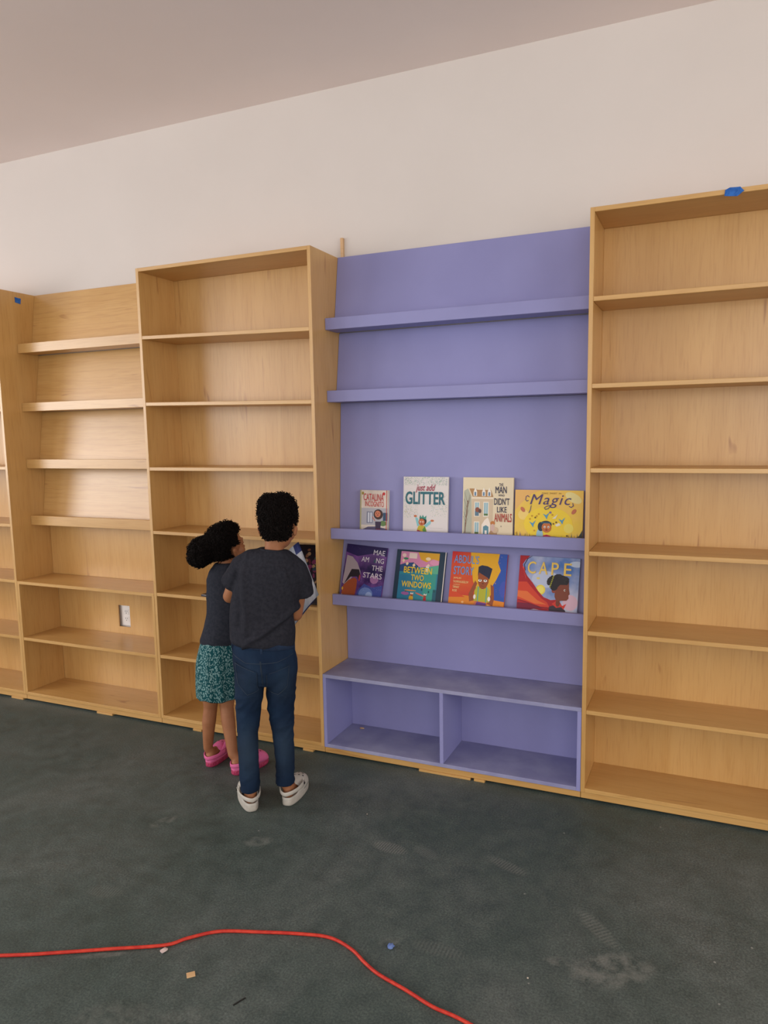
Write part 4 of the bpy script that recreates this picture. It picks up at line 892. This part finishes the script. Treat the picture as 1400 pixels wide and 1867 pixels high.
torso(bm, [(.545, .010, .0865, 0, .072), (.56, .012, .0865, 0, .074), (.61, .025, .0840, 0, .070), (.67, .041, .0850, 0, .070), (.72, .047, .0870, 0, .071), (.77, .049, .0880, 0, .069), (.815, .044, .0830, 0, .062), (.848, .040, .066, 0, .052), (.870, .037, .045, 0, .042), (.884, .038, .038, 0, .037)], tilt=-.04)
limb(bm, [(.004, 0, .812, .031), (-.008, .010, .78, .031), (-.012, .026, .735, .030)]); limb(bm, [(.095, 0, .808, .032), (.115, .02, .775, .032), (.126, .045, .735, .031)])
fuse('t_shirt', bm, TEE2, girl, .0045, 5, fold(.0030, 8, 8, 3.5, 9, .5))
# patterned shorts
SM = mat('teal_leaf_print', (.01, .12, .14), .85, .15); v = coords(SM, (1.25, 1.25, .8)); 
nz = nd(SM, 'ShaderNodeTexNoise', Scale=60, Detail=1); lk(SM, v, nz.inputs['Vector']); mxv = SM.node_tree.nodes.new('ShaderNodeMix'); mxv.data_type = 'VECTOR'; mxv.inputs[0].default_value = .018; lk(SM, v, mxv.inputs[4]); lk(SM, nz.outputs['Color'], mxv.inputs[5])
vo = nd(SM, 'ShaderNodeTexVoronoi', Scale=150.0); lk(SM, mxv.outputs[1], vo.inputs['Vector']); r1 = ramp(SM, [(.40, (.19, .33, .33)), (.49, (.007, .066, .078))]); lk(SM, vo.outputs['Distance'], r1.inputs[0]); lk(SM, r1.outputs[0], SM.node_tree.nodes['Principled BSDF'].inputs['Base Color'])
bm = bmesh.new(); n = 72; RR = []
rows = [(.580, .012, .080, .066, 0), (.560, .012, .084, .072, .2), (.53, .008, .0885, .078, .5), (.49, .001, .093, .084, .8), (.45, -.004, .0955, .088, 1), (.41, -.006, .0955, .089, 1.1), (.37, -.008, .0945, .088, 1.2), (.335, -.010, .0925, .086, 1.2), (.312, -.012, .0895, .084, 1.2), (.308, -.012, .086, .080, 1.2), (.33, -.012, .082, .076, 1.2), (.42, -.006, .080, .070, 1)]
for (z, cx, rx, ry, k) in rows:
    RR.append([bm.verts.new((cx+(rx+k*.0022*math.sin(11*a+z*14)+k*.0012*math.sin(23*a+3))*math.cos(a), (ry+k*.0022*math.sin(11*a+z*14))*math.sin(a), z-.04*rx*math.cos(a)+k*.002*math.sin(5*a))) for a in [2*PI*i/n for i in range(n)]])
for a, b_ in zip(RR, RR[1:]):
    for j in range(n): bm.faces.new((a[j], a[(j+1) % n], b_[(j+1) % n], b_[j]))
bmesh.ops.recalc_face_normals(bm, faces=bm.faces); sh = mesh_obj('shorts', bm, SM, girl, True); ss = sh.modifiers.new('s', 'SUBSURF'); ss.levels = 1; ss.render_levels = 1
PK = noisy('pink_foam', (.66, .125, .30), (.72, .16, .35), 30, rough=.5); PKS = noisy('glittery_pink_sole', (.32, .02, .075), (.52, .08, .17), 120, rough=.45)
clog(girl, -.068, -.008, .52, .178, .030, .037, PK, PKS, 0, True, flat((.18, .02, .07))); clog(girl, .030, -.108, 1.02, .178, .030, .037, PK, PKS, 1, True, flat((.18, .02, .07)))

# ------------------------------------------------------------------ the open book in the boy's hands and the books on the shelf
A_ = .57; er = Vector((math.cos(A_), math.sin(A_), 0)); ef = Vector((-math.sin(A_), math.cos(A_), 0)); b0 = Vector((.95, -.45, 0))
def loc(x, y, z): return b0+er*x+ef*y+Vector((0, 0, z))
hb = empty('picture_book', loc(.06, .26, .79)); inv = Matrix.Translation(-hb.location)
PG = noisy('pale_blue_picture_page', s2l(206, 214, 226), s2l(236, 236, 240), 14, rough=.45); TE = flat(s2l(70, 110, 125))
def page(sx, corners, name):
    """corners: spine bottom, outer bottom, outer top, spine top"""
    bm = bmesh.new(); G = []; N_ = 12; c = [Vector(q)-hb.location for q in corners]; nn = (c[1]-c[0]).cross(c[3]-c[0]).normalized()
    if nn.y > 0: nn = -nn
    for i in range(N_+1):
        u = i/N_; row = []
        for j in range(7):
            v_ = j/6; p = (c[0]*(1-u)+c[1]*u)*(1-v_)+(c[3]*(1-u)+c[2]*u)*v_
            row.append(bm.verts.new(p+nn*.014*math.sin(u*PI)**.8*(1-.3*v_)))
        G.append(row)
    for i in range(N_):
        for j in range(6):
            f = bm.faces.new((G[i][j], G[i+1][j], G[i+1][j+1], G[i][j+1])); f.material_index = 2 if (i > 8 and j == 5) else (1 if j in (1, 2) and 3 < i < 9 else 0)
    bmesh.ops.solidify(bm, geom=list(bm.faces), thickness=.004); mesh_obj(name, bm, [PG, TE, flat(s2l(70, 80, 140))], hb, True)
    bm = bmesh.new(); vs = [bm.verts.new(q-nn*.006+(q-sum(c, Vector())/4)*-.03) for q in c]; f = bm.faces.new(vs); g = bmesh.ops.solidify(bm, geom=[f], thickness=.0025)
    mesh_obj('cover', bm, flat(s2l(44, 58, 110)), hb)
SB, ST = loc(.093, .215, .640), loc(.050, .33, .90)
page(1, [SB, loc(.196, .200, .768), loc(.124, .27, .978), ST], 'pages')
page(-1, [SB, loc(-.06, .225, .70), loc(-.07, .33, .90), ST], 'pages')
tag(hb, 'open picture book with pale blue pages held up by the taller child', 'book')

# dark book leaning upright at the right end of the shelf
r = empty('picture_book', (.8975-.210, .026, .6760)); r.rotation_euler = (-.715, 0, .0)
bm = bmesh.new(); add_box(bm, 0, .208, 0, .002, 0, .300); add_box(bm, 0, .208, .010, .012, 0, .300); add_box(bm, 0, .002, .002, .010, 0, .300); mesh_obj('cover', bm, flat(s2l(30, 26, 34)), r)
bm = bmesh.new(); add_box(bm, .002, .205, .0021, .0099, .003, .297); mesh_obj('pages', bm, PAPER, r)
A = Art(.208, .300); random.seed(9)
for q in range(70): A.ell(random.uniform(.3, .97), random.uniform(.30, .96), random.uniform(.03, .09), random.uniform(.016, .045), random.choice([(110, 50, 80), (60, 90, 80), (120, 80, 60), (40, 60, 70), (90, 40, 50), (150, 120, 90)]), 8, random.uniform(0, 3))
A.done(r); tag(r, 'dark book with colourful flecks leaning back on a shelf behind the open picture book', 'book')
r = empty('notebook', (.300, .030, .6678), -.1)
bm = bmesh.new(); add_box(bm, -.028, .055, -.02, .075, 0, .0012); add_box(bm, -.028, .055, -.02, .075, .0078, .009); add_box(bm, -.028, .055, -.02, -.0188, .0012, .0060); mesh_obj('cover', bm, flat(s2l(40, 40, 56)), r)
bm = bmesh.new(); add_box(bm, -.026, .0535, -.0185, .0735, .0013, .0077); mesh_obj('pages', bm, PAPER, r)
tag(r, 'small dark book lying flat on the shelf left of the smaller child', 'book')
